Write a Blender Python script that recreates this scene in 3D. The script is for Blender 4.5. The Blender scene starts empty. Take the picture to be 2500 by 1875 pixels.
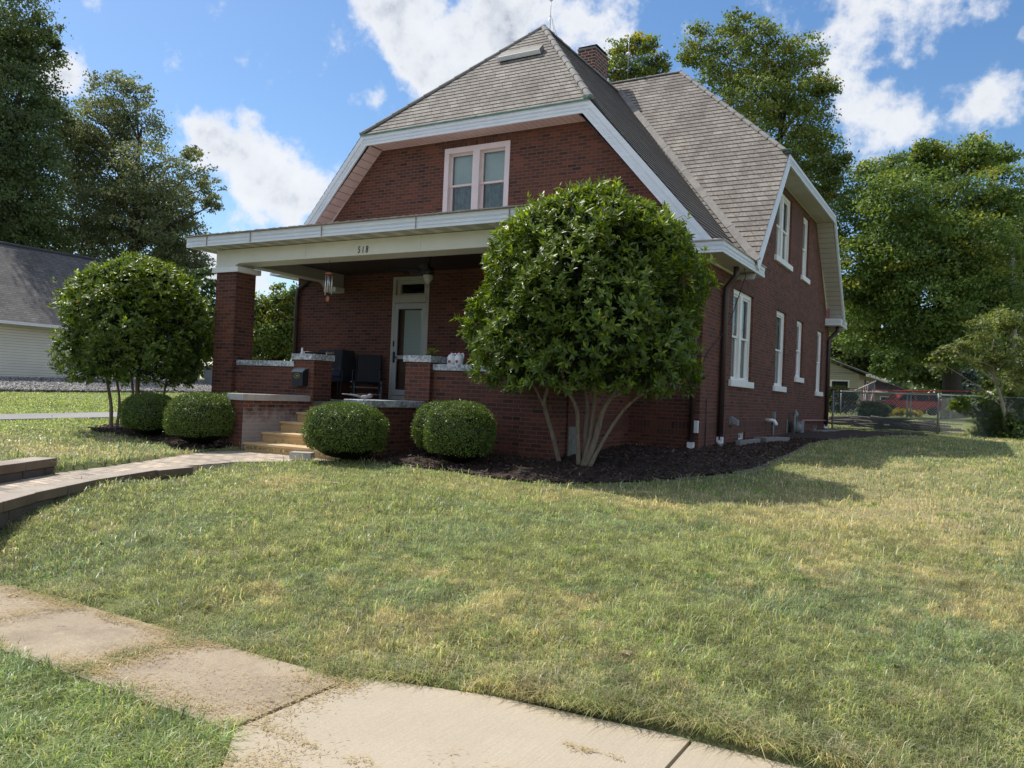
import bpy, bmesh, math, random
import numpy as np
from mathutils import Vector, Matrix
from mathutils.geometry import tessellate_polygon
rng = np.random.default_rng(518)
random.seed(518)
scene = bpy.context.scene
COL = scene.collection

# ------------------------------------------------------------------ materials
def new_mat(name):
    m = bpy.data.materials.new(name); m.use_nodes = True
    nt = m.node_tree
    b = nt.nodes['Principled BSDF']
    return m, nt, b
def N(nt, t, **kw):
    n = nt.nodes.new(t)
    for k, v in kw.items(): setattr(n, k, v)
    return n
def ramp(nt, pts):
    r = N(nt, 'ShaderNodeValToRGB')
    e = r.color_ramp.elements
    while len(e) > 1: e.remove(e[-1])
    e[0].position, e[0].color = pts[0][0], (*pts[0][1], 1)
    for p, c in pts[1:]:
        x = e.new(p); x.color = (*c, 1)
    return r
def mix(nt, a, b, f, mode='MIX'):
    m = N(nt, 'ShaderNodeMix', data_type='RGBA', blend_type=mode)
    for sock, val in ((m.inputs[6], a), (m.inputs[7], b), (m.inputs[0], f)):
        if hasattr(val, 'is_output'): nt.links.new(val, sock)
        elif isinstance(val, (int, float)): sock.default_value = val
        else: sock.default_value = (*val, 1)
    return m.outputs[2]
def math_(nt, op, a, b=None, c=None):
    m = N(nt, 'ShaderNodeMath', operation=op)
    for i, v in enumerate((a, b, c)):
        if v is None: continue
        if hasattr(v, 'is_output'): nt.links.new(v, m.inputs[i])
        else: m.inputs[i].default_value = v
    return m.outputs[0]
def coord(nt, kind='UV', scale=None):
    tc = N(nt, 'ShaderNodeTexCoord')
    o = tc.outputs[kind]
    if scale is not None:
        mp = N(nt, 'ShaderNodeMapping'); mp.inputs['Scale'].default_value = scale
        nt.links.new(o, mp.inputs[0]); o = mp.outputs[0]
    return o
def noise(nt, co, scale, detail=4, rough=.6, dist=0):
    n = N(nt, 'ShaderNodeTexNoise'); n.inputs['Scale'].default_value = scale
    n.inputs['Detail'].default_value = detail; n.inputs['Roughness'].default_value = rough
    n.inputs['Distortion'].default_value = dist
    nt.links.new(co, n.inputs['Vector']); return n.outputs['Fac']
def bump(nt, b, h, strength=.4, dist=.01):
    bp = N(nt, 'ShaderNodeBump'); bp.inputs['Strength'].default_value = strength; bp.inputs['Distance'].default_value = dist
    nt.links.new(h, bp.inputs['Height']); nt.links.new(bp.outputs[0], b.inputs['Normal'])
def simple(name, col, rough=.6, metal=0, var=.12, scale=6, bstr=.0, spec=.5):
    m, nt, b = new_mat(name)
    co = coord(nt, 'Object')
    n = noise(nt, co, scale, 5)
    hi = tuple(min(1, c*(1+var)) for c in col); lo = tuple(c*(1-var) for c in col)
    r = ramp(nt, [(.3, lo), (.7, hi)]); nt.links.new(n, r.inputs[0])
    nt.links.new(r.outputs[0], b.inputs['Base Color'])
    b.inputs['Roughness'].default_value = rough; b.inputs['Metallic'].default_value = metal
    b.inputs['Specular IOR Level'].default_value = spec
    if bstr: bump(nt, b, noise(nt, co, scale*8, 3), bstr, .004)
    return m

def brick_mat(name, c1, c2, cm, bw=.205, rh=.0677, ms=.009, off=.5, dirty=None, vertical=False):
    m, nt, b = new_mat(name)
    co = coord(nt, 'UV')
    if vertical:
        mp = N(nt, 'ShaderNodeMapping'); mp.inputs['Rotation'].default_value = (0, 0, math.pi/2)
        nt.links.new(co, mp.inputs[0]); cv = mp.outputs[0]
    else: cv = co
    wob = N(nt, 'ShaderNodeTexNoise'); wob.inputs['Scale'].default_value = 3; wob.inputs['Detail'].default_value = 2
    nt.links.new(cv, wob.inputs['Vector'])
    vm = N(nt, 'ShaderNodeVectorMath', operation='MULTIPLY_ADD')
    nt.links.new(wob.outputs['Color'], vm.inputs[0]); vm.inputs[1].default_value = (.006, .006, 0)
    nt.links.new(cv, vm.inputs[2])
    t = N(nt, 'ShaderNodeTexBrick'); t.offset = off; t.squash = 1
    nt.links.new(vm.outputs[0], t.inputs['Vector'])
    t.inputs['Color1'].default_value = (0, 0, 0, 1); t.inputs['Color2'].default_value = (1, 1, 1, 1)
    t.inputs['Mortar'].default_value = (.5, .5, .5, 1)
    t.inputs['Scale'].default_value = 1; t.inputs['Mortar Size'].default_value = ms
    t.inputs['Mortar Smooth'].default_value = .2; t.inputs['Bias'].default_value = 0
    t.inputs['Brick Width'].default_value = bw; t.inputs['Row Height'].default_value = rh
    r = ramp(nt, [(0, (c1[0]*.55, c1[1]*.6, c1[2]*.72)), (.10, c1), (.5, tuple((a+b_)/2 for a, b_ in zip(c1, c2))), (.82, c2), (1, (c2[0]*1.25, c2[1]*1.15, c2[2]*1.05))])
    nt.links.new(t.outputs['Color'], r.inputs[0])
    n1 = noise(nt, co, 1.1, 5); n2 = noise(nt, co, 40, 3)
    rr = ramp(nt, [(.25, (.72, .72, .74)), (.75, (1.18, 1.14, 1.1))]); nt.links.new(n1, rr.inputs[0])
    c = mix(nt, r.outputs[0], rr.outputs[0], 1.0, 'MULTIPLY')
    rr2 = ramp(nt, [(.3, (.8, .8, .8)), (.7, (1.2, 1.2, 1.2))]); nt.links.new(n2, rr2.inputs[0])
    c = mix(nt, c, rr2.outputs[0], 1.0, 'MULTIPLY')
    c = mix(nt, c, cm, t.outputs['Fac'])
    if dirty:
        sep = N(nt, 'ShaderNodeSeparateXYZ'); nt.links.new(coord(nt, 'Object'), sep.inputs[0])
        nz = noise(nt, co, 5, 5)
        f = math_(nt, 'MULTIPLY_ADD', sep.outputs[2], -2.2, -.22)
        f2 = math_(nt, 'MULTIPLY', math_(nt, 'ADD', f, math_(nt, 'MULTIPLY_ADD', nz, 1.6, -.8)), .9)
        f3 = N(nt, 'ShaderNodeClamp'); nt.links.new(f2, f3.inputs[0]); f3.inputs[2].default_value = .55
        c = mix(nt, c, dirty, f3.outputs[0])
    nt.links.new(c, b.inputs['Base Color'])
    b.inputs['Roughness'].default_value = .82
    b.inputs['Specular IOR Level'].default_value = .3
    inv = math_(nt, 'SUBTRACT', 1, t.outputs['Fac'])
    h = math_(nt, 'ADD', inv, math_(nt, 'MULTIPLY', n2, .35))
    bump(nt, b, h, .7, .006)
    return m

def shingle_mat(name, c1, c2, bw, rh, line, lich=None, ms=.012, skew=0.0):
    m, nt, b = new_mat(name)
    co = coord(nt, 'UV')
    t = N(nt, 'ShaderNodeTexBrick'); t.offset = .37; t.offset_frequency = 2
    cv = co
    if skew:
        sx = N(nt, 'ShaderNodeSeparateXYZ'); nt.links.new(co, sx.inputs[0])
        fr = math_(nt, 'FRACT', math_(nt, 'DIVIDE', sx.outputs[1], rh))
        ux = math_(nt, 'MULTIPLY_ADD', fr, skew, sx.outputs[0])
        cb = N(nt, 'ShaderNodeCombineXYZ'); nt.links.new(ux, cb.inputs[0]); nt.links.new(sx.outputs[1], cb.inputs[1]); cv = cb.outputs[0]
    nt.links.new(cv, t.inputs['Vector'])
    t.inputs['Color1'].default_value = (0, 0, 0, 1); t.inputs['Color2'].default_value = (1, 1, 1, 1)
    t.inputs['Mortar'].default_value = (.5, .5, .5, 1); t.inputs['Scale'].default_value = 1
    t.inputs['Mortar Size'].default_value = ms; t.inputs['Mortar Smooth'].default_value = .1
    t.inputs['Brick Width'].default_value = bw; t.inputs['Row Height'].default_value = rh
    r = ramp(nt, [(0, c1), (1, c2)]); nt.links.new(t.outputs['Color'], r.inputs[0])
    n1 = noise(nt, co, .7, 6, .65); n2 = noise(nt, co, 22, 4, .7); n3 = noise(nt, co, 120, 2)
    rr = ramp(nt, [(.3, (.68, .66, .66)), (.7, (1.22, 1.2, 1.15))]); nt.links.new(n1, rr.inputs[0])
    c = mix(nt, r.outputs[0], rr.outputs[0], 1, 'MULTIPLY')
    rr2 = ramp(nt, [(.32, (.6, .6, .6)), (.7, (1.35, 1.32, 1.25))]); nt.links.new(n2, rr2.inputs[0])
    c = mix(nt, c, rr2.outputs[0], 1, 'MULTIPLY')
    st_n = noise(nt, coord(nt, 'UV', (1.4, .22, 1)), 2.2, 5, .7); st_r = ramp(nt, [(.35, (.74, .72, .70)), (.62, (1.1, 1.1, 1.1))]); nt.links.new(st_n, st_r.inputs[0])
    c = mix(nt, c, st_r.outputs[0], .9, 'MULTIPLY')
    if lich:
        n4 = noise(nt, co, 5, 8, .75); lr = ramp(nt, [(.58, (0, 0, 0)), (.7, (1, 1, 1))]); nt.links.new(n4, lr.inputs[0])
        c = mix(nt, c, lich, math_(nt, 'MULTIPLY', lr.outputs[0], .6))
    c = mix(nt, c, line, math_(nt, 'MULTIPLY', t.outputs['Fac'], .5))
    sp_ = N(nt, 'ShaderNodeSeparateXYZ'); nt.links.new(co, sp_.inputs[0])
    sw_ = math_(nt, 'FRACT', math_(nt, 'DIVIDE', sp_.outputs[1], rh))
    wv_ = noise(nt, co, 3, 3)
    ln_ = N(nt, 'ShaderNodeMapRange', interpolation_type='SMOOTHSTEP'); nt.links.new(math_(nt, 'MULTIPLY_ADD', wv_, .10, sw_), ln_.inputs[0])
    ln_.inputs[1].default_value = .80; ln_.inputs[2].default_value = .98; ln_.inputs[3].default_value = 0; ln_.inputs[4].default_value = .62
    c = mix(nt, c, line, ln_.outputs[0])  # shadow below each course's butt edge, painted as a dark line
    nt.links.new(c, b.inputs['Base Color']); b.inputs['Roughness'].default_value = .85
    b.inputs['Specular IOR Level'].default_value = .3
    sep = N(nt, 'ShaderNodeSeparateXYZ'); nt.links.new(co, sep.inputs[0])
    saw = math_(nt, 'FRACT', math_(nt, 'DIVIDE', sep.outputs[1], rh))
    h = math_(nt, 'ADD', math_(nt, 'MULTIPLY', math_(nt, 'SUBTRACT', 1, saw), .8), math_(nt, 'MULTIPLY', n3, .25))
    bump(nt, b, h, .8, .014)
    return m

def paint_mat(name, col, rough=.45, stripe=None, vent=False, dirt=.15):
    """painted / vinyl trim; stripe = (period, axis) in UV metres draws panel joints"""
    m, nt, b = new_mat(name)
    co = coord(nt, 'UV')
    n1 = noise(nt, co, 2.3, 6, .7)
    lo = tuple(c*(1-dirt) for c in col)
    r = ramp(nt, [(.32, lo), (.62, col)]); nt.links.new(n1, r.inputs[0]); c = r.outputs[0]
    if stripe:
        per, ax = stripe
        sep = N(nt, 'ShaderNodeSeparateXYZ'); nt.links.new(co, sep.inputs[0])
        q = math_(nt, 'DIVIDE', sep.outputs[ax], per)
        f = math_(nt, 'FRACT', q)
        ln = math_(nt, 'LESS_THAN', f, .09)
        c = mix(nt, c, tuple(x*.38 for x in col), ln)
        if vent:
            fl = math_(nt, 'FLOOR', q); odd = math_(nt, 'GREATER_THAN', math_(nt, 'FRACT', math_(nt, 'MULTIPLY', fl, .5)), .25)
            c = mix(nt, c, tuple(x*.62 for x in col), math_(nt, 'MULTIPLY', odd, .9))
        bump(nt, b, math_(nt, 'SMOOTH_MIN', f, .15, .05), .6, .01)
    nt.links.new(c, b.inputs['Base Color']); b.inputs['Roughness'].default_value = rough
    return m

def concrete_mat(name, c1, c2, scale=9, specks=True, brush=False, rough=.85, stain=None, pits=False):
    m, nt, b = new_mat(name)
    co = coord(nt, 'Object')
    n1 = noise(nt, co, scale*.12, 6, .65); n2 = noise(nt, co, scale*9, 3, .7)
    r = ramp(nt, [(.3, c1), (.7, c2)]); nt.links.new(n1, r.inputs[0]); c = r.outputs[0]
    rr = ramp(nt, [(.3, (.72, .71, .7)), (.68, (1.2, 1.2, 1.2))]); nt.links.new(n2, rr.inputs[0])
    c = mix(nt, c, rr.outputs[0], .9 if specks else .35, 'MULTIPLY')
    h = n2
    if brush:
        wv = noise(nt, coord(nt, 'Object', (70, 1.6, 1)), 1.6, 3, .6)
        c = mix(nt, c, (.78, .78, .78), math_(nt, 'MULTIPLY', math_(nt, 'SUBTRACT', wv, .42), 1.1), 'MULTIPLY'); h = wv
    if stain:
        n3 = noise(nt, co, 2.4, 5, .7); sr = ramp(nt, [(.5, (0, 0, 0)), (.66, (1, 1, 1))]); nt.links.new(n3, sr.inputs[0])
        c = mix(nt, c, stain, math_(nt, 'MULTIPLY', sr.outputs[0], .45))
    if pits:
        pv = noise(nt, coord(nt, 'Object', (5, 11, 1)), 1.5, 3, .5); pr = ramp(nt, [(.69, (0, 0, 0)), (.72, (1, 1, 1))]); nt.links.new(pv, pr.inputs[0])
        c = mix(nt, c, (.10, .08, .065), math_(nt, 'MULTIPLY', pr.outputs[0], .85))
        cv = N(nt, 'ShaderNodeTexVoronoi'); cv.feature = 'DISTANCE_TO_EDGE'; cv.inputs['Scale'].default_value = .42
        wq = N(nt, 'ShaderNodeTexNoise'); wq.inputs['Scale'].default_value = 2.2; nt.links.new(co, wq.inputs['Vector'])
        wa = N(nt, 'ShaderNodeVectorMath', operation='MULTIPLY_ADD'); nt.links.new(wq.outputs['Color'], wa.inputs[0]); wa.inputs[1].default_value = (.5, .5, .5); nt.links.new(co, wa.inputs[2])
        nt.links.new(wa.outputs[0], cv.inputs['Vector'])
    nt.links.new(c, b.inputs['Base Color']); b.inputs['Roughness'].default_value = rough
    bump(nt, b, h, .45, .005)
    return m

def peel_mat(name):
    """concrete coping with flaking white / silver paint"""
    m, nt, b = new_mat(name)
    co = coord(nt, 'UV')
    n = noise(nt, co, 16, 8, .75, .6); n2 = noise(nt, co, 1.2, 3)
    f = math_(nt, 'ADD', n, math_(nt, 'MULTIPLY_ADD', n2, .5, -.25))
    r = ramp(nt, [(.42, (.20, .21, .215)), (.49, (.34, .36, .37)), (.55, (.56, .585, .595)), (.7, (.68, .70, .70))]); nt.links.new(f, r.inputs[0])
    nt.links.new(r.outputs[0], b.inputs['Base Color']); b.inputs['Roughness'].default_value = .55
    bump(nt, b, n, .5, .006)
    return m

def wood_mat(name, c1, c2, axis=0):
    m, nt, b = new_mat(name)
    s = [30, 30, 30]; s[axis] = 1.6
    co = coord(nt, 'Object', tuple(s))
    n = noise(nt, co, 1, 4, .6, .4)
    r = ramp(nt, [(.3, c1), (.55, c2), (.62, tuple(x*.8 for x in c2)), (.75, c2)]); nt.links.new(n, r.inputs[0])
    v = N(nt, 'ShaderNodeTexVoronoi'); v.inputs['Scale'].default_value = 3.1
    nt.links.new(coord(nt, 'Object', (1, 4, 4)), v.inputs['Vector'])
    kn = ramp(nt, [(.0, (1, 1, 1)), (.07, (1, 1, 1)), (.1, (0, 0, 0))]); nt.links.new(v.outputs['Distance'], kn.inputs[0])
    c = mix(nt, r.outputs[0], tuple(x*.3 for x in c1), math_(nt, 'MULTIPLY', kn.outputs[0], .8))
    nt.links.new(c, b.inputs['Base Color']); b.inputs['Roughness'].default_value = .65
    return m

def leaf_mat(name, rough=.45, trans=.3, spec=.5, tint=(1.25, 1.3, .5)):
    m, nt, b = new_mat(name)
    a = N(nt, 'ShaderNodeAttribute'); a.attribute_name = 'Col'
    nt.links.new(a.outputs['Color'], b.inputs['Base Color'])
    b.inputs['Roughness'].default_value = rough; b.inputs['Specular IOR Level'].default_value = spec
    tr = N(nt, 'ShaderNodeBsdfTranslucent')
    nt.links.new(mix(nt, a.outputs['Color'], tint, 1, 'MULTIPLY'), tr.inputs[0])
    ms = N(nt, 'ShaderNodeMixShader'); ms.inputs[0].default_value = trans
    nt.links.new(b.outputs[0], ms.inputs[1]); nt.links.new(tr.outputs[0], ms.inputs[2])
    nt.links.new(ms.outputs[0], nt.nodes['Material Output'].inputs[0])
    return m
def bark_mat(name, c1, c2):
    m, nt, b = new_mat(name)
    n = noise(nt, coord(nt, 'Object', (9, 9, 2.2)), 2, 6, .7)
    r = ramp(nt, [(.3, c1), (.7, c2)]); nt.links.new(n, r.inputs[0])
    nt.links.new(r.outputs[0], b.inputs['Base Color']); b.inputs['Roughness'].default_value = .9
    bump(nt, b, n, .6, .02)
    return m
def glass_mat(name, tint=(.9, .95, .95), refl=1.0):
    m, nt, b = new_mat(name)
    tr = N(nt, 'ShaderNodeBsdfTransparent'); tr.inputs[0].default_value = (*tint, 1)
    gl = N(nt, 'ShaderNodeBsdfGlossy'); gl.inputs['Roughness'].default_value = .02
    fr = N(nt, 'ShaderNodeFresnel'); fr.inputs['IOR'].default_value = 1.5
    ms = N(nt, 'ShaderNodeMixShader')
    nt.links.new(math_(nt, 'MULTIPLY_ADD', fr.outputs[0], 1.0*refl, .01), ms.inputs[0])
    nt.links.new(tr.outputs[0], ms.inputs[1]); nt.links.new(gl.outputs[0], ms.inputs[2])
    nt.links.new(ms.outputs[0], nt.nodes['Material Output'].inputs[0])
    return m

M = {}
M['brick'] = brick_mat('brick', (.095, .039, .028), (.158, .054, .034), (.145, .096, .075), ms=.0085)
M['brick_wash'] = brick_mat('brick_washed', (.085, .042, .034), (.150, .062, .044), (.19, .15, .13), dirty=(.50, .47, .46))
M['brick_v'] = brick_mat('brick_soldier', (.085, .038, .029), (.145, .056, .037), (.115, .074, .058), off=0, vertical=True, bw=.225)
M['brick_chim'] = brick_mat('brick_chimney', (.085, .036, .028), (.14, .052, .036), (.33, .26, .22), bw=.215, rh=.085, ms=.013)
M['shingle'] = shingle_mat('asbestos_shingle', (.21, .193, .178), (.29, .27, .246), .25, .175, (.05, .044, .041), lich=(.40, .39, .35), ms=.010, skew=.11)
M['shingle_shade_moss'] = shingle_mat('shaded_mossy_shingle', (.085, .078, .072), (.135, .125, .115), .25, .175, (.02, .018, .017), lich=(.02, .02, .018), ms=.010, skew=.11)  # moss patches, plus the shade of grazing sun darkened into the base colour
M['ridge'] = concrete_mat('ridge_cap', (.18, .168, .155), (.29, .275, .25), 30, stain=(.12, .11, .10))
def fascia_mat():
    m, nt, b = new_mat('white_fascia'); co = coord(nt, 'UV')
    n1 = noise(nt, co, 1.7, 5, .7); r = ramp(nt, [(.3, (.68, .71, .75)), (.7, (.78, .80, .83))]); nt.links.new(n1, r.inputs[0])
    s = noise(nt, coord(nt, 'UV', (2.2, 34, 1)), 1.3, 4, .65); sr = ramp(nt, [(.57, (0, 0, 0)), (.61, (1, 1, 1))]); nt.links.new(s, sr.inputs[0])
    k = noise(nt, co, .8, 2); f = math_(nt, 'MULTIPLY', sr.outputs[0], math_(nt, 'GREATER_THAN', k, .47))
    c = mix(nt, r.outputs[0], (.90, .91, .92), math_(nt, 'MULTIPLY', f, .85))
    g = noise(nt, co, 9, 5, .7); gr = ramp(nt, [(.66, (0, 0, 0)), (.8, (1, 1, 1))]); nt.links.new(g, gr.inputs[0])
    c = mix(nt, c, (.40, .37, .34), math_(nt, 'MULTIPLY', gr.outputs[0], .5))
    nt.links.new(c, b.inputs['Base Color']); b.inputs['Roughness'].default_value = .35; return m
M['fascia'] = fascia_mat()
M['white'] = paint_mat('white_paint', (.86, .86, .84), .4, dirt=.08)
M['bounce_white'] = paint_mat('white_paint_brick_bounce', (.76, .64, .63), .45, dirt=.12)  # white paint tinted pink for light bounced off the brick
M['cream'] = paint_mat('cream_paint', (.80, .78, .69), .45, dirt=.08)
M['soffit_bounce'] = paint_mat('soffit_brick_bounce', (.70, .52, .49), .5, stripe=(.13, 0), dirt=.18)  # brick bounce light put into the soffit colour
M['soffit_rake'] = paint_mat('rake_soffit_brick_bounce', (.74, .56, .53), .5, stripe=(.2, 1), dirt=.18)  # rake soffit carries the same painted-in brick bounce
M['soffit_cream'] = paint_mat('vented_soffit', (.66, .64, .57), .5, stripe=(.2, 0), vent=True)
M['soffit_side'] = paint_mat('beige_soffit', (.56, .53, .47), .5, stripe=(.16, 1))
M['taupe'] = paint_mat('taupe_paint', (.42, .40, .35), .5, dirt=.1)
M['door'] = paint_mat('grey_door_paint', (.40, .40, .385), .4, dirt=.06)
M['redpaint'] = simple('dull_red_paint', (.34, .15, .15), .6)
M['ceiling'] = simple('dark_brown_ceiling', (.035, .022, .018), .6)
M['peel'] = peel_mat('peeling_coping')
M['concrete'] = concrete_mat('porch_concrete', (.17, .165, .155), (.25, .24, .225), 9, stain=(.12, .12, .11))
M['cheekcap'] = concrete_mat('cheek_coping', (.36, .34, .32), (.58, .56, .53), 22, stain=(.24, .23, .21))
M['oldwalk'] = concrete_mat('old_sidewalk', (.28, .214, .14), (.40, .318, .215), 11, stain=(.155, .12, .08), pits=True)
M['newslab'] = concrete_mat('new_concrete', (.40, .335, .24), (.47, .395, .285), 8, specks=False, brush=True)
M['farwalk'] = concrete_mat('far_driveway', (.22, .215, .205), (.30, .29, .275), 6)
M['block'] = concrete_mat('retaining_block', (.060, .050, .042), (.12, .10, .085), 14, stain=(.04, .034, .028))
M['blockcap'] = concrete_mat('retaining_cap', (.30, .25, .195), (.44, .375, .30), 16, stain=(.20, .17, .14))
def darken_sides(m):      # multiplies the colour of the coping stones' vertical faces darker
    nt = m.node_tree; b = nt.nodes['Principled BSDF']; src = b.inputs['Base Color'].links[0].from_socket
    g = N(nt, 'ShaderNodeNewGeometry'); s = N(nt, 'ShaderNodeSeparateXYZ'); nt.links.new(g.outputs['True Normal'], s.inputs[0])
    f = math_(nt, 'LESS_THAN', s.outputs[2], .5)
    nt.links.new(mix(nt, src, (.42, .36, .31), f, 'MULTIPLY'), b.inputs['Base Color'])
darken_sides(M['blockcap'])
M['wood'] = wood_mat('new_pine', (.42, .25, .10), (.60, .41, .20))
M['wood_t'] = wood_mat('new_pine_tread', (.48, .31, .14), (.66, .48, .26))
M['metal'] = simple('silver_metal', (.62, .63, .64), .35, .8)
M['greymetal'] = simple('grey_painted_metal', (.22, .24, .25), .5, .2)
M['galv'] = simple('galvanised_steel', (.20, .235, .225), .55, .25)
M['black'] = simple('black_metal', (.014, .015, .018), .45)
M['blackfab'] = simple('black_fabric', (.022, .023, .027), .85, scale=60)
M['navyfab'] = simple('navy_cover_fabric', (.018, .024, .052), .7, scale=30)
M['brownmetal'] = simple('brown_downspout', (.055, .036, .033), .4)
M['pvc'] = simple('white_pvc', (.78, .79, .80), .35, var=.05)
M['copper'] = simple('green_copper', (.10, .22, .17), .6, var=.3)
M['dark'] = simple('dark_void', (.01, .01, .012), .9)
M['glass'] = glass_mat('window_glass')
M['glass_dark'] = glass_mat('dark_glass', (.5, .55, .56), 1.6)
M['curtain'] = simple('grey_curtain', (.30, .32, .31), .9, var=.25, scale=9)
M['gold'] = simple('gold_emblem', (.35, .27, .12), .45, .5)
M['terracotta'] = simple('terracotta', (.34, .12, .06), .7)
M['gravel_base'] = simple('gravel_base', (.20, .19, .17), .95, var=.35, scale=25)
M['bark_mag'] = bark_mat('magnolia_bark', (.13, .10, .07), (.29, .24, .175))
M['bark_dark'] = bark_mat('dark_bark', (.035, .028, .022), (.085, .07, .055))
M['bark_pale'] = bark_mat('pale_bark', (.22, .19, .15), (.40, .36, .30))
M['leaf_glossy'] = leaf_mat('glossy_leaf', .40, .32, .40, (1.5, 1.6, .5))
M['leaf_box'] = leaf_mat('boxwood_leaf', .42, .3, .4)
M['leaf_tree'] = leaf_mat('tree_leaf', .5, .45, .4, (1.4, 1.4, .7))
M['grass'] = leaf_mat('grass_blade', .40, .48, .5, (1.3, 1.3, .7))
M['straw'] = leaf_mat('dry_grass', .7, .2, .2, (1.1, 1, .7))

def blind_mat():
    m, nt, b = new_mat('window_blind')
    sep = N(nt, 'ShaderNodeSeparateXYZ'); nt.links.new(coord(nt, 'UV'), sep.inputs[0])
    f = math_(nt, 'FRACT', math_(nt, 'DIVIDE', sep.outputs[1], .03))
    c = mix(nt, (.46, .49, .46), (.30, .32, .30), math_(nt, 'LESS_THAN', f, .22))
    nt.links.new(c, b.inputs['Base Color']); b.inputs['Roughness'].default_value = .7
    return m
M['blind'] = blind_mat()
def plain_blind():
    m, nt, b = new_mat('roller_blind')
    n = noise(nt, coord(nt, 'UV'), 2.2, 3)
    r = ramp(nt, [(.3, (.60, .64, .60)), (.7, (.72, .75, .70))]); nt.links.new(n, r.inputs[0])
    nt.links.new(r.outputs[0], b.inputs['Base Color']); b.inputs['Roughness'].default_value = .8
    return m
M['shade'] = plain_blind()
def pavers():
    m = brick_mat('brick_pavers', (.40, .335, .26), (.52, .445, .35), (.20, .165, .13), bw=.22, rh=.11, ms=.008)
    return m
M['paver'] = pavers()
def lawn_mat():
    m, nt, b = new_mat('lawn_ground')
    a = N(nt, 'ShaderNodeAttribute'); a.attribute_name = 'Col'
    co = coord(nt, 'Object')
    n = noise(nt, co, 45, 5, .75); n2 = noise(nt, co, 3, 5, .7)
    r = ramp(nt, [(.3, (.45, .45, .4)), (.7, (1.4, 1.4, 1.3))]); nt.links.new(n, r.inputs[0])
    c = mix(nt, a.outputs['Color'], r.outputs[0], 1, 'MULTIPLY')
    r2 = ramp(nt, [(.35, (.8, .85, .8)), (.65, (1.15, 1.1, 1.1))]); nt.links.new(n2, r2.inputs[0])
    c = mix(nt, c, r2.outputs[0], 1, 'MULTIPLY')
    nt.links.new(c, b.inputs['Base Color']); b.inputs['Roughness'].default_value = .95
    b.inputs['Specular IOR Level'].default_value = .1
    bump(nt, b, n, .8, .03)
    return m
M['lawn'] = lawn_mat()
def mulch_mat():
    m, nt, b = new_mat('bark_mulch')
    co = coord(nt, 'Object')
    n = noise(nt, coord(nt, 'Object', (1, 1.6, 1)), 38, 5, .7, .8)
    r = ramp(nt, [(.3, (.02, .013, .010)), (.55, (.055, .035, .027)), (.75, (.11, .075, .057))]); nt.links.new(n, r.inputs[0])
    nt.links.new(r.outputs[0], b.inputs['Base Color']); b.inputs['Roughness'].default_value = .9
    bump(nt, b, n, 1, .03)
    return m
M['mulch'] = mulch_mat()
def siding_mat(name, col, per=.115):
    m, nt, b = new_mat(name)
    sep = N(nt, 'ShaderNodeSeparateXYZ'); nt.links.new(coord(nt, 'UV'), sep.inputs[0])
    f = math_(nt, 'FRACT', math_(nt, 'DIVIDE', sep.outputs[1], per))
    sh = ramp(nt, [(0, tuple(c*.35 for c in col)), (.1, tuple(c*.5 for c in col)), (.14, col), (1, tuple(c*.92 for c in col))]); nt.links.new(f, sh.inputs[0])
    n = noise(nt, coord(nt, 'UV'), .8, 4); r = ramp(nt, [(.3, (.9, .9, .9)), (.7, (1.05, 1.05, 1.05))]); nt.links.new(n, r.inputs[0])
    nt.links.new(mix(nt, sh.outputs[0], r.outputs[0], 1, 'MULTIPLY'), b.inputs['Base Color']); b.inputs['Roughness'].default_value = .5
    bump(nt, b, f, .5, .012)
    return m
M['siding'] = siding_mat('white_vinyl_siding', (.92, .87, .72))
M['siding_cream'] = siding_mat('cream_siding', (.44, .40, .31), .15)
M['roof_grey'] = shingle_mat('grey_asphalt_shingle', (.105, .100, .100), (.165, .158, .155), .33, .145, (.04, .038, .038), ms=.02)
M['roof_brown'] = shingle_mat('brown_asphalt_shingle', (.22, .15, .125), (.30, .21, .17), .33, .145, (.12, .08, .07), ms=.015)
M['carred'] = simple('red_car_paint', (.30, .012, .022), .22, var=.04)
M['tyre'] = simple('tyre_rubber', (.012, .012, .013), .8)
M['redcord'] = simple('red_cord', (.45, .07, .05), .6)
M['jugwhite'] = simple('white_plastic', (.78, .78, .78), .4, var=.05)
M['redplastic'] = simple('red_plastic', (.5, .03, .03), .4)
M['purple'] = simple('purple_paint', (.09, .05, .14), .4)

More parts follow.
